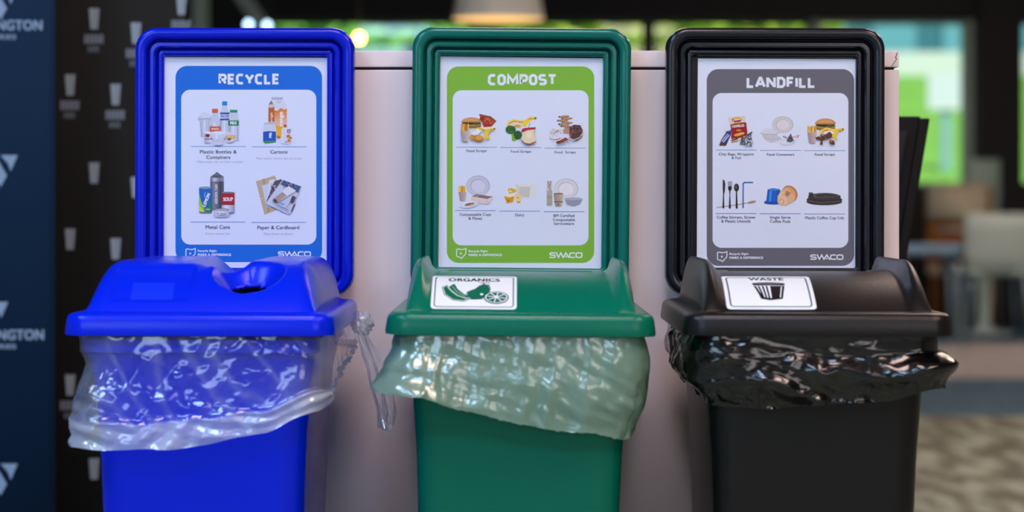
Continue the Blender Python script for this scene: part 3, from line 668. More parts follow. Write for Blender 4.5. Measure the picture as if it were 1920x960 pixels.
# ---- RECYCLE
A, sh = poster('RECYCLE poster with blue border in the blue frame', (463, 309), .3, 'blue border with rounded corners', (6, 104, 206), (329.0, 123.5, 604.0, 491.5), (339.8, 168.3, 593.0, 458.6), ('RECYCLE', 410.1, 524.4, 158.4, 20.2))
A.at(300, 160, 5.647)
lines(A, sh, [(328, 910, 648), (972, 1552, 651)])
caps(A, sh, [('Plastic Bottles &', 423, 812, 722, 37), ('Containers', 490, 745, 780, 37), ('Please empty, lids and labels accepted', 390, 878, 820, 22), ('Cartons', 1168, 1350, 723, 37), ('Please empty, remove caps and straws', 1015, 1503, 784, 22)])
A.new(.0002)
cg = (190, 196, 212); A.poly([(408, 345), (425, 305), (470, 286), (515, 300), (546, 335), (540, 365), (520, 548), (430, 552), (415, 365)], cg); A.ell(478, 320, 60, 28, (208, 214, 228)); A.line([(405, 345), (410, 368), (478, 352), (545, 362), (548, 335)], 6, (140, 146, 166)); A.line([(430, 380), (444, 545)], 6, (150, 156, 176)); A.rect(462, 372, 480, 540, (214, 220, 232)); A.line([(522, 375), (508, 545)], 5, (160, 166, 184))
bottle(A, 632, 738, 170, 560, 42, (34, 132, 206), .44); A.rect(636, 288, 738, 306, (24, 72, 156)); A.rect(634, 306, 740, 352, (208, 218, 234)); A.rect(636, 352, 738, 370, (24, 72, 156)); A.text('WATER', 640, 732, 344, 32, (36, 82, 150), .02)
bottle(A, 528, 640, 248, 560, 42, (222, 92, 40), .48); A.rect(528, 436, 640, 490, (206, 84, 40)); A.text('SPORTS', 546, 624, 474, 22, (240, 214, 200), .03)
bottle(A, 726, 836, 260, 585, 28, (34, 138, 96), .62); A.rect(726, 372, 836, 428, (20, 128, 76)); A.text('MILK', 744, 816, 414, 32, (228, 240, 234), .03)
cupshape(A, 466, 545, 500, 612, 10, (214, 216, 228)); A.ell(506, 532, 24, 16, (122, 30, 40)); A.text('YOGURT', 472, 540, 576, 16, (190, 80, 90), .03); A.ell(505, 500, 40, 10, (226, 228, 238))
A.poly([(695, 492), (805, 492), (796, 560), (770, 604), (705, 604)], (206, 210, 224)); A.rect(704, 530, 796, 562, (226, 162, 40)); A.text('YOGURT', 712, 790, 554, 18, (250, 226, 170), .02); A.ell(732, 572, 20, 13, (170, 96, 36)); A.ell(746, 566, 10, 8, (130, 66, 24))
A.poly([(540, 500), (705, 500), (700, 545), (672, 580), (672, 625), (620, 638), (568, 625), (568, 585), (546, 548)], (204, 208, 224)); A.ell(622, 502, 82, 16, (220, 224, 236)); A.line([(560, 560), (620, 580), (684, 556)], 5, (160, 166, 186)); A.line([(570, 590), (620, 600), (670, 590)], 4, (168, 172, 192)); A.rect(592, 520, 606, 570, (228, 232, 242))
pic(A, sh, 'printed picture of plastic bottles and tubs')
wc = (212, 214, 226)
A.poly([(1180, 126), (1302, 126), (1300, 152), (1182, 152)], (176, 180, 198)); A.poly([(1182, 152), (1300, 152), (1344, 212), (1212, 212), (1150, 205)], wc); A.poly([(1148, 205), (1178, 158), (1200, 200)], (120, 122, 140)); A.ell(1258, 176, 26, 12, (190, 194, 210)); A.rect(1150, 205, 1212, 440, (214, 190, 180)); A.rect(1212, 205, 1344, 440, wc)
A.poly([(1148, 232), (1180, 240), (1212, 228), (1212, 385), (1148, 390)], (186, 96, 30)); A.poly([(1212, 262), (1240, 272), (1280, 240), (1310, 256), (1344, 248), (1344, 452), (1212, 452)], lambda x, y: (218, 124, 34) if y < 380 else (226, 196, 176)); A.ell(1326, 430, 16, 14, (168, 60, 30))
A.text('orange', 1300, 1490, 470, 42, (250, 238, 228), .03, 0, -90); A.text('ange', 1190, 1290, 388, 26, (240, 214, 190), .03, 0, -90)
A.poly([(1228, 420), (1300, 440), (1276, 560), (1236, 560)], (238, 176, 36)); A.ell(1255, 548, 22, 14, (190, 110, 24))
A.poly([(1100, 396), (1220, 396), (1228, 600), (1112, 612), (1090, 580), (1092, 470)], (206, 210, 224)); A.poly([(1100, 396), (1220, 396), (1214, 412), (1106, 412)], (180, 184, 200)); A.poly([(1092, 492), (1150, 484), (1228, 490), (1228, 590), (1092, 590)], (30, 80, 176)); A.poly([(1092, 582), (1110, 590), (1228, 586), (1228, 602), (1112, 614), (1092, 596)], (60, 150, 70)); A.text('Milk', 1184, 1242, 556, 30, (226, 234, 246), .03, 0, -90)
A.poly([(1306, 462), (1398, 452), (1408, 466), (1404, 600), (1340, 626), (1282, 610), (1288, 470)], (222, 222, 230)); A.line([(1320, 470), (1318, 618)], 3, (180, 184, 200)); A.text('JO', 1342, 1388, 492, 28, (34, 36, 60), .04); A.rect(1352, 498, 1382, 508, (90, 94, 120)); A.ell(1360, 540, 22, 20, (214, 124, 36)); A.ell(1368, 584, 20, 20, (222, 138, 40)); A.ell(1386, 556, 12, 8, (70, 90, 50)); A.ell(1338, 600, 12, 8, (120, 150, 200))
pic(A, sh, 'printed picture of juice and milk cartons')
A.at(300, 310, 5.053)
lines(A, sh, [(288, 808, 537), (864, 1384, 541)])
caps(A, sh, [('Metal Cans', 432, 664, 602, 34), ('Remove aerosol tips', 430, 662, 656, 20), ('Paper & Cardboard', 922, 1320, 606, 34), ('Please flatten cardboard', 980, 1262, 659, 20)])
A.new(.0002)
A.hgrad(476, 150, 606, 430, [(70, 72, 84), (128, 130, 142), (104, 106, 118), (60, 62, 74), (96, 98, 110)]); A.hgrad(476, 118, 606, 152, [(90, 92, 104), (196, 198, 210), (120, 122, 134), (150, 152, 164)]); A.ell(541, 118, 65, 34, (120, 122, 134), 0, 180, 360); A.ell(541, 96, 36, 20, (88, 90, 102)); A.rect(524, 70, 558, 96, (110, 112, 124)); A.rect(534, 64, 546, 78, (70, 72, 84)); A.line([(490, 110), (592, 110)], 5, (60, 62, 74)); A.text('AEROSOL CAN', 546, 730, 366, 26, (214, 216, 226), .03, 0, -90)
A.rr(370, 204, 495, 456, 18, (30, 96, 176)); A.ell(432, 212, 54, 12, (130, 150, 176)); A.poly([(370, 260), (372, 440), (430, 446), (415, 400), (390, 340)], (150, 196, 40)); A.poly([(372, 380), (372, 442), (420, 444), (396, 410)], (206, 220, 50)); A.poly([(495, 330), (490, 440), (430, 446), (450, 380), (470, 340)], (24, 120, 110)); A.rect(432, 410, 476, 424, (170, 200, 40)); A.rect(378, 440, 488, 454, (110, 116, 134)); A.text('LEMON', 428, 566, 398, 30, (226, 238, 240), .04, .2, -68); A.line([(420, 300), (430, 254)], 8, (120, 190, 220))
A.hgrad(584, 256, 708, 452, [(150, 154, 170), (226, 228, 238), (190, 194, 208), (140, 144, 160)]); A.rect(584, 260, 708, 374, (172, 26, 34)); A.ell(646, 258, 62, 8, (120, 124, 138)); A.rect(584, 368, 708, 376, (120, 20, 26)); A.text('SOUP', 600, 692, 338, 34, (238, 226, 228), .04); A.ell(646, 450, 62, 8, (120, 124, 138))
A.hgrad(510, 420, 656, 484, [(180, 184, 198), (228, 230, 238), (212, 216, 228), (176, 180, 196)]); A.ell(583, 484, 72, 10, (186, 190, 204)); A.ell(583, 420, 73, 13, (104, 106, 118)); A.ell(583, 421, 62, 9, (170, 174, 188)); A.text('TUNA', 538, 628, 480, 32, (104, 108, 128), .01)
pic(A, sh, 'printed picture of metal cans')
kr = (190, 170, 138)
A.poly([(908, 152), (1088, 96), (1150, 250), (1120, 420), (990, 468)], kr); A.poly([(972, 130), (990, 126), (1040, 440), (1022, 448)], (170, 150, 118)); A.line([(950, 316), (1000, 310)], 4, (226, 216, 196)); A.poly([(966, 190), (1100, 160), (1150, 300), (1110, 394), (1006, 394)], (204, 208, 222)); A.poly([(1034, 140), (1086, 130), (1110, 200), (1050, 300), (1014, 360)], (218, 220, 230))
A.poly([(1084, 150), (1150, 130), (1180, 180), (1090, 320), (1000, 360)], (84, 80, 92)); speck(A, 1090, 240, 50, 80, [(40, 40, 52), (150, 140, 140), (200, 200, 210), (110, 90, 80)], 40, 12, 5)
A.poly([(1288, 360), (1250, 440), (1200, 420)], (50, 54, 74)); A.poly([(1164, 134), (1342, 198), (1226, 470), (1000, 362)], (196, 202, 220)); A.poly([(1170, 140), (1338, 200), (1310, 262), (1140, 180)], (70, 92, 130)); speck(A, 1230, 200, 60, 34, [(40, 54, 84), (130, 160, 200), (210, 216, 228), (90, 80, 80)], 34, 11, 6); A.poly([(1290, 300), (1262, 360), (1230, 350), (1256, 286)], (70, 74, 90))
A.line([(1110, 372), (1220, 424)], 7, (120, 134, 168)); A.line([(1140, 350), (1180, 368)], 14, (130, 176, 210)); A.line([(1080, 370), (1230, 450)], 3, (150, 156, 176)); A.line([(1200, 400), (1250, 330)], 4, (110, 116, 140))
A.poly([(1070, 320), (1220, 196), (1292, 240), (1120, 352)], (222, 220, 226)); A.poly([(1070, 320), (1160, 250), (1204, 286), (1112, 356)], (170, 150, 140)); A.ell(1092, 336, 24, 18, (120, 98, 86), 35); A.ell(1094, 338, 15, 11, (66, 52, 48), 35)
pic(A, sh, 'printed picture of paper, magazines and cardboard')
footer(A, sh, (240, 785, 340, 885), (358, 537, 820, 20), (358, 673, 858, 22), (1118, 815, 1428, 865))

# ---- COMPOST
A, sh = poster('COMPOST poster with lime green border in the green frame', (975.6, 309), .72, 'lime green border with rounded corners', (122, 180, 52), (837.8, 124.5, 1114.2, 493.0), (848.8, 169.3, 1103.4, 460.0), ('COMPOST', 915.1, 1043.5, 160, 21))
A.at(820, 180, 6)
lines(A, sh, [(210, 672, 576), (708, 1170, 581), (1205, 1668, 587)])
caps(A, sh, [('Food Scraps', 328, 553, 630, 28), ('Food Scraps', 825, 1053, 638, 28), ('Food  Scraps', 1320, 1555, 646, 28)])
def foodpile(A):
    A.poly([(470, 205), (600, 232), (664, 285), (610, 346), (520, 352)], (176, 66, 34)); A.line([(470, 208), (600, 236), (660, 286)], 14, (120, 72, 36)); A.ell(505, 256, 30, 24, (150, 28, 26)); A.ell(566, 322, 40, 20, (168, 34, 30)); speck(A, 570, 280, 60, 40, [(226, 180, 110), (210, 120, 60), (130, 40, 24)], 30, 8, 9)
    burger(A, 385, 290, 230, 110); fries(A, 258, 350, 308, 400, 2); cupshape(A, 260, 358, 395, 512, 18, (206, 186, 186))
    banana(A, [(400, 420), (430, 380), (480, 366), (540, 384), (590, 378), (645, 368)], 26); A.poly([(540, 384), (600, 384), (570, 440), (584, 486), (556, 490), (524, 440)], (236, 200, 40)); A.poly([(392, 410), (450, 370), (500, 390), (460, 440), (400, 440)], (236, 232, 236)); A.ell(440, 412, 40, 22, (228, 226, 234)); A.ell(392, 464, 28, 30, (206, 140, 56)); A.ell(464, 478, 56, 36, (190, 116, 36)); A.ell(470, 470, 44, 24, (222, 160, 60)); A.ell(560, 470, 20, 20, (236, 204, 50))
A.new(.0002); foodpile(A); pic(A, sh, 'printed picture of burger, pizza, fries and peel')
banana(A, [(790, 345), (810, 300), (860, 278), (930, 290), (990, 290), (1040, 250), (1105, 250)], 34); A.poly([(960, 280), (1070, 262), (1010, 320), (1000, 350), (960, 340)], (240, 206, 50)); A.poly([(810, 320), (900, 290), (970, 340), (930, 370), (850, 330)], (226, 210, 196)); A.ell(900, 340, 40, 16, (212, 160, 60))
A.poly([(830, 400), (870, 400), (900, 440), (870, 512), (840, 505)], (130, 180, 60)); A.poly([(870, 470), (930, 470), (880, 500), (850, 510)], (150, 196, 70)); A.ell(825, 380, 58, 48, (50, 104, 44)); A.ell(905, 440, 46, 50, (42, 92, 44)); speck(A, 825, 375, 56, 44, [(36, 84, 34), (82, 138, 60), (60, 116, 48)], 50, 10, 4); speck(A, 905, 440, 42, 46, [(30, 74, 34), (74, 128, 60)], 34, 10, 8)
A.poly([(950, 372), (1000, 358), (1060, 356), (1108, 360), (1086, 400), (1090, 460), (1112, 510), (1040, 540), (980, 530), (945, 480), (960, 430)], (226, 214, 176)); A.poly([(940, 400), (960, 366), (1020, 356), (1108, 352), (1104, 376), (1020, 384), (960, 410)], (176, 34, 56)); A.line([(950, 500), (980, 532), (1040, 542), (1110, 512)], 9, (176, 36, 50)); A.line([(1028, 356), (1042, 306)], 5, (84, 58, 34)); A.ell(1030, 440, 30, 36, (236, 226, 190))
pic(A, sh, 'printed picture of banana peel, broccoli and apple core')
for i, (x, y) in enumerate(((1425, 232), (1460, 254), (1410, 276), (1462, 300), (1424, 318), (1450, 340))): A.ell(x, y, 62, 14, (128, 86, 64), i*3-6); A.ell(x, y-4, 58, 9, (190, 144, 112), i*3-6); A.ell(x-56, y+2, 8, 9, (60, 44, 40))
A.poly([(1440, 350), (1510, 360), (1490, 420), (1400, 420), (1395, 408)], (186, 140, 112)); A.ell(1335, 420, 82, 66, (222, 224, 230), -20); speck(A, 1335, 415, 70, 54, [(40, 44, 52), (90, 96, 110), (120, 140, 120)], 46, 6, 12); A.line([(1330, 400), (1370, 385)], 10, (170, 130, 90)); A.line([(1262, 480), (1330, 492), (1390, 470)], 7, (176, 110, 80))
A.poly([(1485, 350), (1540, 322), (1610, 330), (1636, 390), (1620, 470), (1560, 500), (1490, 470)], (88, 56, 54)); speck(A, 1560, 380, 60, 44, [(56, 36, 38), (116, 78, 74), (140, 96, 88)], 34, 15, 15); A.poly([(1480, 430), (1520, 420), (1500, 480)], (150, 90, 60)); A.line([(1470, 470), (1530, 496), (1600, 470), (1632, 420)], 10, (212, 186, 180)); A.poly([(1340, 520), (1440, 466), (1480, 490), (1380, 535)], (140, 66, 40)); A.ell(1360, 522, 24, 16, (120, 50, 30)); speck(A, 1420, 530, 80, 30, [(130, 66, 44), (90, 50, 40)], 12, 5, 17)
pic(A, sh, 'printed picture of cookies, bagel and muffin')
A.at(820, 310, 5.053)
lines(A, sh, [(166, 555, 429), (586, 975, 434), (1007, 1395, 440)])
caps(A, sh, [('Compostable Cups', 212, 510, 478, 26), ('& Plates', 295, 425, 515, 26), ('Dairy', 738, 823, 483, 26), ('BPI Certified', 1100, 1300, 490, 26), ('Compostable', 1095, 1305, 528, 26), ('Serviceware', 1103, 1295, 565, 26)])
A.new(.0002); plate(A, 386, 195, 113, 98, (196, 198, 212)); fries(A, 205, 275, 190, 262, 6); cupshape(A, 202, 278, 252, 338, 12, (202, 178, 172))
A.poly([(318, 298), (370, 272), (535, 298), (480, 372), (320, 345)], (222, 204, 200)); A.poly([(318, 298), (372, 272), (534, 298), (472, 322)], (140, 108, 106)); A.poly([(330, 300), (392, 275), (390, 306), (466, 322)], (170, 138, 134)); A.line([(318, 298), (472, 322), (534, 298)], 5, (236, 224, 220)); A.line([(472, 322), (478, 370)], 3, (190, 170, 168))
A.ell(300, 370, 88, 34, (206, 220, 232), -8); A.ell(300, 366, 66, 22, (228, 232, 238), -8); A.poly([(250, 386), (290, 360), (356, 348), (340, 366), (290, 384)], (176, 106, 50)); speck(A, 305, 368, 50, 14, [(206, 140, 60), (150, 80, 40), (196, 60, 40)], 18, 8, 21)
pic(A, sh, 'printed picture of compostable cups and plates')
A.poly([(740, 178), (780, 170), (945, 184), (930, 300), (770, 290)], (222, 222, 214)); A.poly([(780, 200), (880, 206), (872, 306), (770, 296)], (200, 196, 190)); A.poly([(740, 178), (780, 200), (772, 296), (752, 250)], (212, 212, 190))
A.poly([(666, 226), (700, 214), (752, 234), (740, 256), (680, 268)], (226, 176, 40)); A.ell(692, 246, 14, 10, (246, 220, 120)); A.poly([(630, 290), (680, 268), (730, 296), (716, 350), (660, 362)], (212, 150, 36)); A.poly([(630, 290), (680, 268), (730, 290), (680, 304)], (240, 226, 180)); A.ell(676, 334, 14, 12, (180, 116, 24)); A.poly([(722, 296), (750, 262), (806, 290), (790, 344), (750, 356)], (232, 206, 150)); A.ell(764, 306, 9, 8, (196, 150, 70)); A.ell(770, 350, 18, 8, (200, 140, 50))
pic(A, sh, 'printed picture of cheese and milk carton')
plate(A, 1220, 222, 116, 96, (214, 212, 216)); A.rect(1036, 238, 1090, 384, (176, 164, 148)); A.rect(1036, 146, 1088, 240, (206, 196, 190)); A.line([(1050, 150), (1056, 200), (1072, 240)], 10, (150, 134, 120)); A.line([(1074, 150), (1066, 200)], 8, (132, 118, 108)); A.line([(1040, 298), (1086, 298)], 5, (90, 140, 90)); A.line([(1040, 312), (1086, 312)], 4, (120, 150, 110)); A.ell(1063, 358, 12, 14, (150, 176, 140))
cupshape(A, 1100, 1194, 268, 394, 16, (196, 176, 154)); A.ell(1147, 268, 47, 6, (110, 96, 84)); A.line([(1104, 346), (1190, 346)], 9, (70, 70, 64)); A.ell(1146, 372, 12, 12, (110, 120, 96))
A.poly([(1198, 308), (1378, 318), (1350, 370), (1290, 386), (1230, 374)], (150, 152, 170)); A.ell(1288, 313, 90, 14, (206, 206, 214)); A.ell(1288, 315, 78, 9, (170, 172, 186))
pic(A, sh, 'printed picture of compostable serviceware')
footer(A, sh, (177, 785, 277, 885), (297, 478, 822, 20), (297, 613, 860, 22), (1063, 824, 1372, 878))

# ---- LANDFILL
A, sh = poster('LANDFILL poster with grey border in the black frame', (1463, 312), .3, 'grey border with rounded corners', (100, 99, 108), (1325.0, 129.5, 1601.5, 498.5), (1336.0, 174.5, 1590.6, 464.6), ('LANDFILL', 1400, 1529, 165, 21))
A.at(1310, 190, 6)
lines(A, sh, [(190, 653, 549), (690, 1152, 553), (1187, 1648, 556)])
caps(A, sh, [('Chip Bags, Wrappers', 225, 620, 608, 28), ('& Foil', 370, 475, 650, 28), ('Food Containers', 766, 1075, 611, 28), ('Food Scraps', 1305, 1532, 611, 28)])
A.new(.0002)
A.poly([(330, 182), (525, 160), (532, 300), (548, 350), (520, 440), (366, 474), (360, 300)], (214, 202, 186)); A.poly([(356, 262), (440, 240), (534, 236), (548, 346), (540, 400), (366, 425), (366, 330)], (146, 24, 32)); A.ell(428, 210, 52, 26, (120, 36, 90)); A.ell(434, 194, 46, 14, (230, 170, 40)); A.line([(388, 214), (470, 202)], 12, (226, 210, 220)); A.ell(430, 240, 36, 10, (226, 160, 40)); A.text('CRINKLES', 374, 514, 298, 28, (238, 226, 214), .03, 0, -6); A.ell(450, 326, 30, 12, (220, 130, 40)); A.ell(440, 376, 44, 16, (226, 160, 60), -10); A.ell(478, 364, 40, 14, (236, 180, 80), -10); A.line([(368, 440), (440, 420)], 14, (96, 40, 30)); A.line([(368, 460), (440, 446)], 9, (150, 110, 90))
A.poly([(238, 470), (262, 420), (320, 330), (366, 318), (362, 380), (310, 490), (232, 500)], (36, 48, 110)); A.line([(268, 456), (336, 372)], 34, (196, 204, 226)); A.line([(272, 452), (332, 376)], 18, (42, 60, 140)); A.line([(280, 446), (326, 384)], 5, (220, 226, 240)); A.poly([(230, 488), (250, 470), (316, 480), (300, 502)], (96, 50, 40)); A.line([(300, 338), (360, 330)], 10, (150, 160, 196)); A.line([(252, 430), (246, 470)], 6, (190, 60, 60))
A.poly([(460, 490), (480, 410), (560, 370), (600, 340), (590, 400), (604, 440), (596, 512), (540, 490)], (116, 120, 132)); speck(A, 540, 440, 60, 56, [(60, 62, 74), (180, 184, 196), (220, 222, 232), (90, 92, 104), (40, 42, 52)], 90, 14, 31); A.line([(540, 380), (600, 345)], 14, (80, 84, 96))
pic(A, sh, 'printed picture of chip bag, wrapper and foil')
A.poly([(694, 350), (740, 312), (850, 306), (905, 345), (880, 380), (940, 420), (900, 446), (810, 468), (740, 430), (716, 380)], (196, 196, 204)); A.poly([(694, 350), (742, 314), (850, 308), (904, 346), (860, 372), (730, 370)], (212, 212, 220)); A.line([(696, 352), (730, 372), (868, 372), (904, 346)], 5, (150, 150, 162)); A.line([(724, 400), (800, 430), (900, 420)], 4, (164, 164, 176)); plate(A, 946, 262, 118, 94, (204, 202, 204))
A.ell(1000, 462, 90, 38, (206, 208, 218), -8); A.ell(1000, 456, 72, 24, (222, 224, 232), -8); A.line([(950, 396), (1000, 420), (1135, 380)], 6, (196, 90, 90)); speck(A, 1100, 396, 34, 16, [(200, 80, 80), (230, 220, 224)], 16, 8, 40); speck(A, 965, 400, 24, 12, [(200, 100, 100), (150, 60, 60)], 10, 7, 41); A.poly([(985, 450), (1010, 400), (1036, 358), (1050, 400), (1064, 440), (1030, 456)], (90, 94, 106)); speck(A, 1026, 420, 34, 36, [(50, 52, 62), (170, 174, 186), (120, 124, 136)], 40, 9, 42)
pic(A, sh, 'printed picture of plastic food containers')
burger(A, 1425, 250, 236, 130); fries(A, 1222, 1322, 272, 372, 12); cupshape(A, 1224, 1330, 350, 472, 20, (206, 180, 180)); banana(A, [(1372, 372), (1390, 330), (1440, 312), (1500, 326), (1560, 322), (1622, 314)], 30); A.poly([(1500, 320), (1580, 330), (1540, 390), (1560, 430), (1530, 436), (1490, 380)], (238, 200, 36)); A.ell(1460, 352, 60, 26, (232, 228, 226)); A.ell(1430, 330, 30, 10, (220, 140, 70))
A.poly([(1308, 402), (1370, 400), (1420, 376), (1470, 340), (1504, 370), (1490, 410), (1420, 420), (1390, 440), (1396, 486), (1360, 490), (1376, 440), (1320, 430)], (96, 56, 42)); speck(A, 1420, 400, 80, 40, [(60, 36, 30), (140, 90, 66), (120, 66, 46)], 40, 12, 44); A.ell(1495, 460, 34, 26, (120, 60, 40), 30); A.ell(1484, 448, 14, 10, (190, 120, 90)); A.ell(1512, 476, 16, 12, (70, 40, 34))
pic(A, sh, 'printed picture of burger, fries, peel and bones')
A.at(1310, 310, 4.8)
lines(A, sh, [(150, 522, 434), (548, 918, 436), (948, 1316, 438)])
caps(A, sh, [('Coffee Stirrers, Straws', 163, 508, 480, 25), ('& Plastic Utensils', 203, 467, 515, 25), ('Single Serve', 640, 827, 481, 25), ('Coffee Pods', 642, 825, 517, 25), ('Plastic Coffee Cup Lids', 960, 1307, 485, 25)])
A.new(.0002); K = (34, 32, 38)
A.line([(160, 380), (300, 362), (440, 338)], 8, (166, 142, 118)); A.ell(478, 332, 40, 11, (160, 136, 112), -12)
A.line([(400, 386), (400, 165), (412, 155), (490, 155)], 13, (20, 96, 176)); A.line([(398, 380), (398, 170)], 3, (90, 160, 220))
A.poly([(217, 128), (232, 134), (240, 170), (236, 230), (228, 265), (231, 384), (222, 390), (213, 384), (219, 262), (216, 200)], K)
A.poly([(270, 205), (292, 205), (286, 232), (284, 262), (290, 384), (280, 392), (270, 384), (277, 262), (274, 232)], K); A.ell(281, 208, 17, 22, K)
for x in (266, 276, 286, 296): A.line([(x, 144), (x, 205)], 4.5, K)
A.ell(340, 200, 23, 36, K); A.ell(336, 194, 11, 24, (78, 74, 76)); A.poly([(335, 230), (345, 230), (352, 384), (342, 393), (332, 384)], K)
pic(A, sh, 'printed picture of black cutlery and a blue straw')
A.poly([(620, 218), (735, 218), (735, 340), (730, 350), (590, 345), (590, 325), (608, 316)], (18, 92, 190)); A.ell(672, 340, 80, 14, (14, 76, 166)); A.ell(676, 216, 54, 9, (70, 150, 220)); A.ell(672, 212, 24, 6, (40, 110, 180)); A.poly([(640, 230), (656, 230), (650, 325), (632, 325)], (60, 150, 230)); A.poly([(706, 230), (714, 230), (716, 325), (702, 325)], (10, 60, 140))
A.ell(820, 255, 66, 78, (196, 122, 66), -35); A.ell(812, 260, 58, 68, (214, 160, 110), -35); A.poly([(740, 230), (790, 205), (872, 290), (850, 330), (780, 368), (712, 320), (708, 280)], (216, 176, 140)); A.poly([(790, 225), (830, 250), (800, 285), (775, 265)], (180, 120, 76)); A.ell(752, 318, 44, 46, (224, 192, 160), -30); A.ell(746, 326, 26, 28, (208, 168, 130), -30); A.ell(744, 328, 12, 13, (230, 204, 176)); A.line([(720, 280), (760, 240)], 6, (240, 222, 200))
pic(A, sh, 'printed picture of blue and copper coffee pods')
A.ell(1131, 330, 160, 30, (52, 46, 46)); A.rect(972, 304, 1290, 332, (62, 56, 55)); A.ell(1131, 305, 159, 24, (40, 36, 36)); A.rect(985, 280, 1278, 304, (70, 64, 62)); A.ell(1131, 280, 146, 32, (58, 52, 51)); A.ell(1135, 272, 128, 20, (84, 78, 76)); A.ell(1150, 272, 92, 14, (40, 37, 37)); A.ell(1160, 276, 78, 9, (66, 60, 58)); A.rr(990, 244, 1030, 296, 8, (48, 44, 44)); A.ell(1010, 248, 18, 6, (96, 90, 88)); A.line([(1090, 262), (1120, 280)], 8, (40, 36, 36)); A.line([(985, 316), (1100, 336), (1270, 322)], 4, (110, 104, 102))
pic(A, sh, 'printed picture of a black coffee cup lid')
footer(A, sh, (163, 775, 260, 868), (278, 450, 806, 19), (278, 580, 842, 21), (1005, 802, 1300, 850))

# ---------------------------------------------------------------- stickers on the lids
def sticker(binx, dome, label, px0, px1, draw, inkc):
    t, lid, (yf, zc, b0) = binx
    x0, x1 = px0, px1; n = 24; w = x1-x0; ya, yb = .0035, .0850
    H = lambda x, y: ZR+.0008+dome(x, y)
    # arc length table along the slope
    tab = [(0, ya)]; xm = (x0+x1)/2; N = 200
    for i in range(N):
        a = ya+(yb-ya)*i/N; b = ya+(yb-ya)*(i+1)/N; tab.append((tab[-1][0]+math.hypot(b-a, H(xm, b)-H(xm, a)), b))
    LT = tab[-1][0]
    def yarc(s):
        s = max(0, min(LT, s))
        for i in range(1, len(tab)):
            if tab[i][0] >= s:
                f = (s-tab[i-1][0])/(tab[i][0]-tab[i-1][0]); return tab[i-1][1]+(tab[i][1]-tab[i-1][1])*f
        return yb
    def to3d(x, y, z):      # x,y in sticker units: 0..100 across, 0 top .. 80 bottom
        X = x0+x/100*w; s = (1-y/80)*LT; Y = yarc(s); e = .0005; sl = (H(xm, Y+.001)-H(xm, Y-.001 if Y > .001 else 0))/.002
        nl = math.hypot(1, sl); d = z+.0006
        return Vector((X, b0+Y-d*sl/nl, H(X, Y)+d/nl))
    A = Art(to3d, .00004, 0); A.rr(0, 0, 100, 80, 5, (226, 234, 236), 5)
    st = A.build('sticker', lid, M['ink_gloss'], 5, label)
    A.new(.0001); draw(A); A.build('sticker_print', lid, M['ink_gloss'], 4, 'printed sticker lettering and drawing')
    return st
def frame_line(A, c, i, w, r):
    pts = [(50+p[0], 40+p[1]) for p in rrect(50-i, 40-i, r, 4)]; A.line(pts, w, c, True)
def organics(A):
    g = (14, 104, 74); k = (24, 52, 60); frame_line(A, (34, 78, 92), 4, 1.3, 4)
    A.text('ORGANICS', 19, 80, 19, 10, k, .03)
    def leaf(P, w): A.line(P+[P[0]], w, k)
    b1 = [(13, 36), (18, 32), (24, 44), (34, 55), (43, 61), (38, 65), (26, 63), (16, 52)]; A.poly(b1, g); A.line(b1, 1.0, (226, 234, 236), True); A.line([(x+(x-27)*.06, y+(y-48)*.06) for x, y in b1], .9, k, True)
    b2 = [(24, 28), (27, 27), (31, 40), (38, 50), (46, 58), (40, 60), (30, 54), (23, 44), (19, 36)]; A.poly(b2, g); A.line(b2, 1.2, (226, 234, 236), True); A.line([(24, 34), (30, 47), (40, 57)], .9, (150, 196, 170))
    pear = [(60, 29), (66, 30), (68, 40), (66, 52), (58, 60), (48, 61), (42, 56), (43, 47), (52, 40), (56, 33)]; A.poly(pear, g); A.line([(x+(x-56)*.07, y+(y-46)*.07) for x, y in pear], .9, k, True); A.line([(62, 29), (60, 23), (56, 24)], 1.0, k); A.line([(61, 26), (66, 22), (68, 26)], .8, k)
    A.ell(59, 52, 2, 2, (226, 234, 236))
    A.ell(76, 58, 14.5, 12.5, k); A.ell(76, 58, 13.2, 11.3, (226, 234, 236)); A.ell(76, 58, 11.8, 10, g); 
    for i in range(8): a = i*PI/4+.2; A.line([(76, 58), (76+11*math.cos(a), 58+9.4*math.sin(a))], 1.3, (226, 234, 236))
    A.ell(76, 58, 2.5, 2.2, (226, 234, 236))
def waste(A):
    k = (26, 26, 30); frame_line(A, (40, 64, 90), 5, 1.6, 4); A.text('WASTE', 30, 70, 15, 9, (60, 60, 66), .03)
    A.poly([(33, 25), (70, 25), (64, 60), (50, 63), (40, 60)], k); A.poly([(36.5, 31), (52.5, 31), (52, 59), (42.5, 57)], (226, 234, 236))
    for x, d in ((39.5, 2.6), (44, 1.5), (48.5, .6)): A.line([(x, 31), (x+d*1.4, 60)], 2.0, k)
    A.poly([(53, 33), (65, 33), (61.5, 57), (53, 60)], (34, 30, 30)); A.line([(65.2, 34), (61.5, 58)], 1.2, (226, 234, 236)); A.line([(32, 26), (34, 31), (69, 31), (71, 26)], 1.2, (226, 234, 236)); A.ell(51, 26, 18.5, 4.2, k); A.ell(51, 25.4, 16, 2.6, (96, 96, 102))
sticker(bin2, dome_plain, 'white organics sticker with green fruit drawing', -.1005, -.0045, organics, None)
sticker(bin3, dome_plain, 'white waste sticker with black bin drawing', -.1010, -.0005, waste, None)

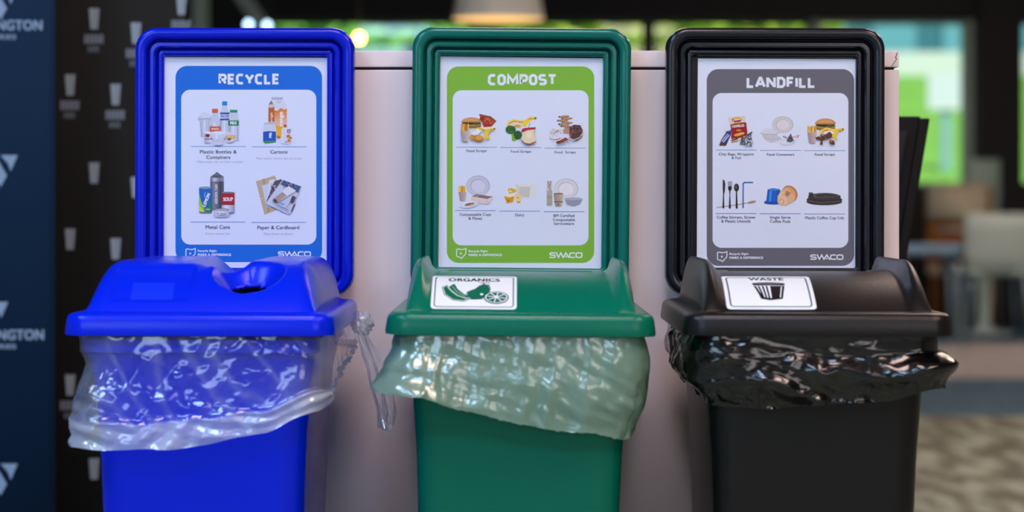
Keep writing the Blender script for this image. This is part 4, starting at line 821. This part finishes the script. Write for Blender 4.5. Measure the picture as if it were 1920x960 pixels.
# ================================================================ BACKDROP BANNERS at the left
M['ban_blue'] = pmat('navy_banner_fabric', (6, 42, 74), .75, .3, .10, 4, .2, 20); M['ban_black'] = pmat('black_banner_fabric', (40, 38, 36), .8, .3, .10, 4, .2, 20); M['pole'] = pmat('banner_pole_metal', (70, 70, 74), .35, .5, .05, 6, metallic=.8)
M['ink_fab'] = ink_mat('banner_print', .7)
def banner(name, label, x0, x1, y, h, mat, rz=0):
    t = tag(empty(name, (x1, y, 0), (0, 0, math.radians(rz))), label, 'banner'); w = x1-x0; n = 60; vs = []; fs = []
    for j in range(2):
        for k in range(2):
            for i in range(n+1):
                x = -w+w*i/n; vs.append((x, .004*math.sin(x*9)+(.003 if k else 0), .06+(h-.06)*j))
    N = n+1
    for i in range(n): fs += [(i, i+1, 2*N+i+1, 2*N+i), (N+i+1, N+i, 3*N+i, 3*N+i+1), (i, N+i, N+i+1, i+1), (2*N+i+1, 3*N+i+1, 3*N+i, 2*N+i)]
    fs += [(0, 2*N, 3*N, N), (n, N+n, 3*N+n, 2*N+n)]
    mk('fabric', vs, fs, mat, t, True)
    tube('top_pole', [(-w-.02, .012, h), (.02, .012, h)], .012, M['pole'], t); tube('bottom_pole', [(-w-.02, .012, .055), (.02, .012, .055)], .012, M['pole'], t)
    for x in (-w+.1, -.1): box('foot', x-.025, x+.025, -.09, .10, 0, .043, M['pole'], t, .004)
    return t
yb1 = 4.40; x1 = (103-960)/F*yb1
b1 = banner('backdrop_banner', 'navy blue backdrop banner with pale lettering, at the far left edge', -1.62, x1, yb1, 2.3, M['ban_blue'])
PAL = (150, 178, 206)
def bart(parent, yb, xo):
    def to3d(x, y, z):
        X = (x-960)/F*yb-xo; return Vector((X, .004*math.sin(X*9)-.0015-z*4, CH-(y-HZ)/F*yb))
    return Art(to3d)
A = bart(b1, yb1, x1)
for base in (57, 637):
    A.new(); A.text('WORTHINGTON', -103, 80 if base < 100 else 83, base, 19, PAL, .03); A.build('lettering', b1, M['ink_fab']); A.new(); A.text('INDUSTRIES', -62, 31, base+17, 9, PAL, .03); A.build('lettering', b1, M['ink_fab'])
for yy in (-22, 291, 566, 869, 1130):
    A.new(); X = 35 if yy == 291 else (18 if yy == 566 else 38); X = 36 if yy != 566 else 18
    A.poly([(X-34, yy), (X-2, yy), (X-15, yy+30), (X-20, yy+16)], PAL); A.poly([(X-60, yy), (X-44, yy), (X-22, yy+38), (X-34, yy+60)], PAL); A.poly([(X-84, yy), (X-68, yy), (X-42, yy+48), (X-50, yy+60)], PAL); A.build('logo', b1, M['ink_fab'])
yb2 = 4.62; x2 = (346-960)/F*yb2
b2 = banner('backdrop_banner', 'black backdrop banner with small pale logos, behind the blue bin', -1.60, x2, yb2, 2.3, M['ban_black'])
A = bart(b2, yb2, x2); GR = (170, 184, 196)
def mark(cx, cy, textrow, s=1):
    A.new(); A.poly([(cx-9*s, cy-19*s), (cx+10*s, cy-19*s), (cx+9*s, cy-6*s), (cx+7*s, cy+20*s), (cx-6*s, cy+20*s)], GR); A.z += .00003; A.line([(cx+3*s, cy-18*s), (cx+2*s, cy+19*s)], 1.6, (110, 120, 132)); A.build('logo', b2, M['ink_fab'])
    if textrow:
        A.new()
        for i in range(5): A.rect(cx-18+i*7.4, cy+30, cx-12+i*7.4, cy+47, (132, 144, 156))
        for i in range(4): A.rect(cx-11+i*5.4, cy+52, cx-7+i*5.4, cy+63, (110, 122, 134))
        A.build('lettering', b2, M['ink_fab'])
for k in range(-1, 4):
    dy = k*281
    for cx, cy, tr in ((177, 35, k != 1), (255, 62, True), (340, 8, True), (132, 159, True), (217, 177, True), (300, 190, True)): mark(cx, cy+dy+(8 if k == 1 else 0), tr and k in (0, 2, -1))

# ================================================================ black high-back chair beside the cabinet
M['chair_black'] = pmat('black_chair_plastic', (14, 13, 14), .5, .2, .05, 6, .08, 200); M['pad'] = pmat('black_pad_fabric', (28, 28, 32), .6, .3, .06, 30, .1, 300)
yc = 3.80; q0 = W(1744, 218, yc); q1 = W(1702, 470, yc); ch = tag(empty('high_back_chair', (q1.x-.16, yc, 0)), 'black high-back chair half hidden behind the white cabinet', 'chair')
dx = (q0.x-q1.x); dz = (q0.z-q1.z); sl = dx/dz; xz = lambda z: q1.x-ch.location.x+(z-q1.z)*sl; zt = q0.z
def slab(name, za, zb_, th0, th1, y0, y1, mat, off=0, bev=.004):
    bm = bmesh.new(); vs = []
    for z, th in ((za, th0), (zb_, th1)):
        for y in (y0, y1):
            for s in (0, 1): vs.append(bm.verts.new((xz(z)-off-th*s, y, z)))
    for f in ((0, 2, 3, 1), (4, 5, 7, 6), (0, 1, 5, 4), (2, 6, 7, 3), (0, 4, 6, 2), (1, 3, 7, 5)): bm.faces.new([vs[i] for i in f])
    bmesh.ops.recalc_face_normals(bm, faces=bm.faces); bmesh.ops.bevel(bm, geom=list(bm.edges), offset=bev, segments=2, affect='EDGES', profile=.7); return bmo(name, bm, mat, ch)
def facing(name, za, zb_, left0, left1, y0, y1, mat, off0, off1, bev):
    """panel facing the camera whose right edge follows the lean of the chair back"""
    bm = bmesh.new(); vs = []
    for z, l, o in ((za, left0, off0), (zb_, left1, off1)):
        for y in (y0, y1):
            for x in (l, xz(z)-o): vs.append(bm.verts.new((x, y, z)))
    for f in ((0, 1, 3, 2), (4, 6, 7, 5), (0, 4, 5, 1), (2, 3, 7, 6), (0, 2, 6, 4), (1, 5, 7, 3)): bm.faces.new([vs[i] for i in f])
    bmesh.ops.recalc_face_normals(bm, faces=bm.faces); bmesh.ops.bevel(bm, geom=list(bm.edges), offset=bev, segments=3, affect='EDGES', profile=.6); return bmo(name, bm, mat, ch)
xt = xz(zt); xb = xz(.44)
facing('backrest', .44, zt, -.40-xb*.0, -.40-(xt-xb), 0, .028, M['chair_black'], .012, .014, .003)
facing('backrest_edge', .44, zt-.003, xb-.016, xt-.0165, -.004, .034, M['chair_black'], 0, 0, .003)
facing('back_pad', .60, zt-.022, -.36, -.42, -.012, 0, M['pad'], .034, .030, .0055)
box('seat', -.38, xb+.01, -.02, .40, .40, .44, M['chair_black'], ch, .008)
for x in (-.35, xb-.03):
    for y in (.03, .37): box('leg', x-.014, x+.014, y-.014, y+.014, 0, .40, M['chair_black'], ch, .003)

# ================================================================ pendant lamp and small bulbs
M['shade'] = pmat('pendant_shade_grey', (176, 182, 172), .5, .4, .04, 5); M['shade_in'] = emis('pendant_inside_glow', (255, 222, 160), .55); M['bulb'] = emis('bulb_glow', (255, 240, 210), 4)
p = W(934, 36, 10); t = tag(empty('pendant_lamp', (p.x, 10, p.z)), 'large grey pendant lamp glowing warm underneath, above the green sign', 'lamp')
lathe('lamp_shade', [(.185, 0), (.180, .02), (.166, .10), (.150, .20), (.10, .26), (.03, .28), (.0, .28)], M['shade'], t); lathe('shade_lining', [(.182, .001), (.177, .02), (.163, .10), (.147, .196), (.098, .255), (0, .272)], M['shade_in'], t)
tube('cord', [(0, 0, .28), (0, 0, ZC-p.z)], .006, M['frame_dark'], t); lathe('bulb', [(0, .06), (.025, .065), (.038, .09), (.03, .13), (.018, .16), (.018, .2)], M['bulb'], t, 16)
M['glow_w'] = emis('small_bulb_warm', (255, 196, 100), 14); M['glow_c'] = emis('small_bulb_cool', (190, 226, 255), 5)
for px, py, D, r, m, l in ((673, 72, 9.0, .020, 'glow_w', 'small glowing warm bulb beside the blue sign frame'), (466, 46, 12, .018, 'glow_c', 'left one of two small cool bulbs above the blue sign'), (501, 48, 12, .018, 'glow_c', 'right one of two small cool bulbs above the blue sign')):
    p = W(px, py, D); t = tag(empty('hanging_bulb', p), l, 'bulb', 'small hanging bulbs'); lathe('globe', [(0, -r), (r*.7, -r*.7), (r, 0), (r*.7, r*.7), (r*.3, r)], M[m], t, 16); tube('cord', [(0, 0, r), (0, 0, ZC-p.z)], .0025, M['frame_dark'], t, 6)

# ================================================================ cafe furniture far behind at the right
M['white_seat'] = pmat('white_chair_shell', (212, 236, 228), .5, .4, .03, 5); M['steel'] = pmat('pale_metal_leg', (150, 178, 190), .3, .5, .05, 6, metallic=.4); M['blue_seat'] = pmat('pale_blue_seat', (130, 170, 200), .5, .4, .04, 5)
M['wood'] = pmat('orange_wood_veneer', (206, 128, 48), .4, .5, .15, 10); M['cream'] = pmat('cream_upholstery', (238, 226, 196), .7, .3, .05, 8); M['pale_green'] = pmat('pale_green_plastic', (190, 222, 204), .4, .5, .05, 5)
def shell(name, w, prof, mat, parent, curve=.03, th=.02):
    n = 14; vs = []; fs = []
    for (y, z) in prof:
        for i in range(n+1): s = 2*i/n-1; vs.append((w/2*s, y-curve*(s*s), z))
    for j in range(len(prof)-1):
        for i in range(n): fs.append((j*(n+1)+i, j*(n+1)+i+1, (j+1)*(n+1)+i+1, (j+1)*(n+1)+i))
    o = mk(name, vs, fs, mat, parent, True); s = o.modifiers.new('thickness', 'SOLIDIFY'); s.thickness = th; s.offset = 0; return o
def cafe_chair(x, y, rz, label, mat, w=.50, top=.85, seat=.46):
    t = tag(empty('cafe_chair', (x, y, 0), (0, 0, math.radians(rz))), label, 'chair', 'cafe chairs by the windows')
    shell('backrest', w, [(-.20, seat+.0), (-.225, seat+.10), (-.24, top-.12), (-.25, top)], mat, t, -.05); shell('seat', w*.94, [(-.2, seat), (-.1, seat-.015), (.12, seat-.012), (.22, seat)], mat, t, 0)
    for sx in (-1, 1):
        for sy in (-.2, .19): tube('leg', [(sx*w*.40, sy, seat-.012), (sx*w*.46, sy*1.15, 0)], .014, M['steel'], t, 8)
    return t
p = W(1872, 400, 16.6); cafe_chair(p.x, 16.8, 0, 'white shell cafe chair at the right edge, seen from behind', M['white_seat'], .44)
p = W(1735, 462, 16.2); t = tag(empty('low_stool', (p.x, 16.2, 0)), 'pale blue low stool with metal legs right of the black bin', 'stool')
shell('seat', .42, [(-.18, p.z-.05), (-.19, p.z-.02), (-.1, p.z), (.16, p.z), (.19, p.z-.03)], M['blue_seat'], t, 0, .03)
for sx in (-1, 1):
    for sy in (-.15, .15): tube('leg', [(sx*.17, sy, p.z-.03), (sx*.21, sy*1.2, 0)], .02, M['steel'], t, 8)
p = W(1846, 500, 17.6); t = tag(empty('cafe_table', (p.x, 17.6, 0)), 'cafe table on a white pedestal behind the white chair', 'table')
lathe('pedestal', [(.20, 0), (.20, .015), (.06, .03), (.048, .06), (.045, .70), (.12, .715)], M['white_seat'], t); lathe('table_top', [(0, .715), (.33, .715), (.34, .725), (.34, .74), (0, .74)], M['white_seat'], t)
p = W(1812, 348, 18.2); t = tag(empty('lounge_chair', (p.x, 18.35, 0), (0, 0, math.radians(-18))), 'wooden lounge chair with a cream back below the window', 'chair')
shell('back_shell', .46, [(-.26, .42), (-.29, .62), (-.29, .85), (-.26, 1.03)], M['wood'], t, -.10, .03); shell('back_cushion', .40, [(-.30, .80), (-.335, .86), (-.335, .98), (-.30, 1.05)], M['cream'], t, -.09, .06)
shell('seat', .44, [(-.25, .44), (0, .42), (.2, .45)], M['cream'], t, 0, .07)
for sx in (-1, 1):
    for sy in (-.2, .18): tube('leg', [(sx*.18, sy, .40), (sx*.21, sy*1.1, 0)], .018, M['wood'], t, 8)
p = W(1840, 300, 18.7); t = tag(empty('bar_chair', (p.x, 18.7, 0)), 'tall pale green bar chair behind the wooden lounge chair', 'chair')
shell('backrest', .24, [(-.08, .78), (-.095, .95), (-.10, p.z-.02), (-.09, p.z)], M['pale_green'], t, -.02, .025); shell('seat', .25, [(-.085, .75), (-.02, .74), (.08, .75)], M['pale_green'], t, 0, .03)
for sx in (-1, 1):
    for sy in (-.07, .07): tube('leg', [(sx*.10, sy, .74), (sx*.115, sy*1.1, 0)], .012, M['steel'], t, 8)
M['bench'] = pmat('dark_brown_bench', (74, 56, 44), .5, .4, .15, 5)
t = tag(empty('window_bench', (2.6, 18.62, 0)), 'dark brown bench along the wall under the right window', 'bench')
box('seat', -1.3, .22, -.22, .2, .40, .46, M['bench'], t, .006); box('backrest', -1.3, .22, .2, .25, .46, .86, M['bench'], t, .006); 
for x in (-1.2, .1): box('leg', x-.03, x+.03, -.2, .2, 0, .40, M['bench'], t)

# faint lighter rectangle moulded on the paper side of the blue lid
M['blue_patch'] = pmat('lighter_blue_patch', (4, 46, 224), .45, .15, .04, 8)
vs = []; fs = []; b0 = bin1[2][2]
for j in range(13):
    for i in range(17):
        x = -.080+.047*i/16; y = .015+.024*j/12; vs.append((x, b0+y-.0003, ZR+.0014+dome_combo(x, y)))
for j in range(12):
    for i in range(16): fs.append((j*17+i, j*17+i+1, (j+1)*17+i+1, (j+1)*17+i))
pt = mk('moulded_patch', vs, fs, M['blue_patch'], bin1[1], True); pt['label'] = 'slightly lighter blue rectangle on the lid'
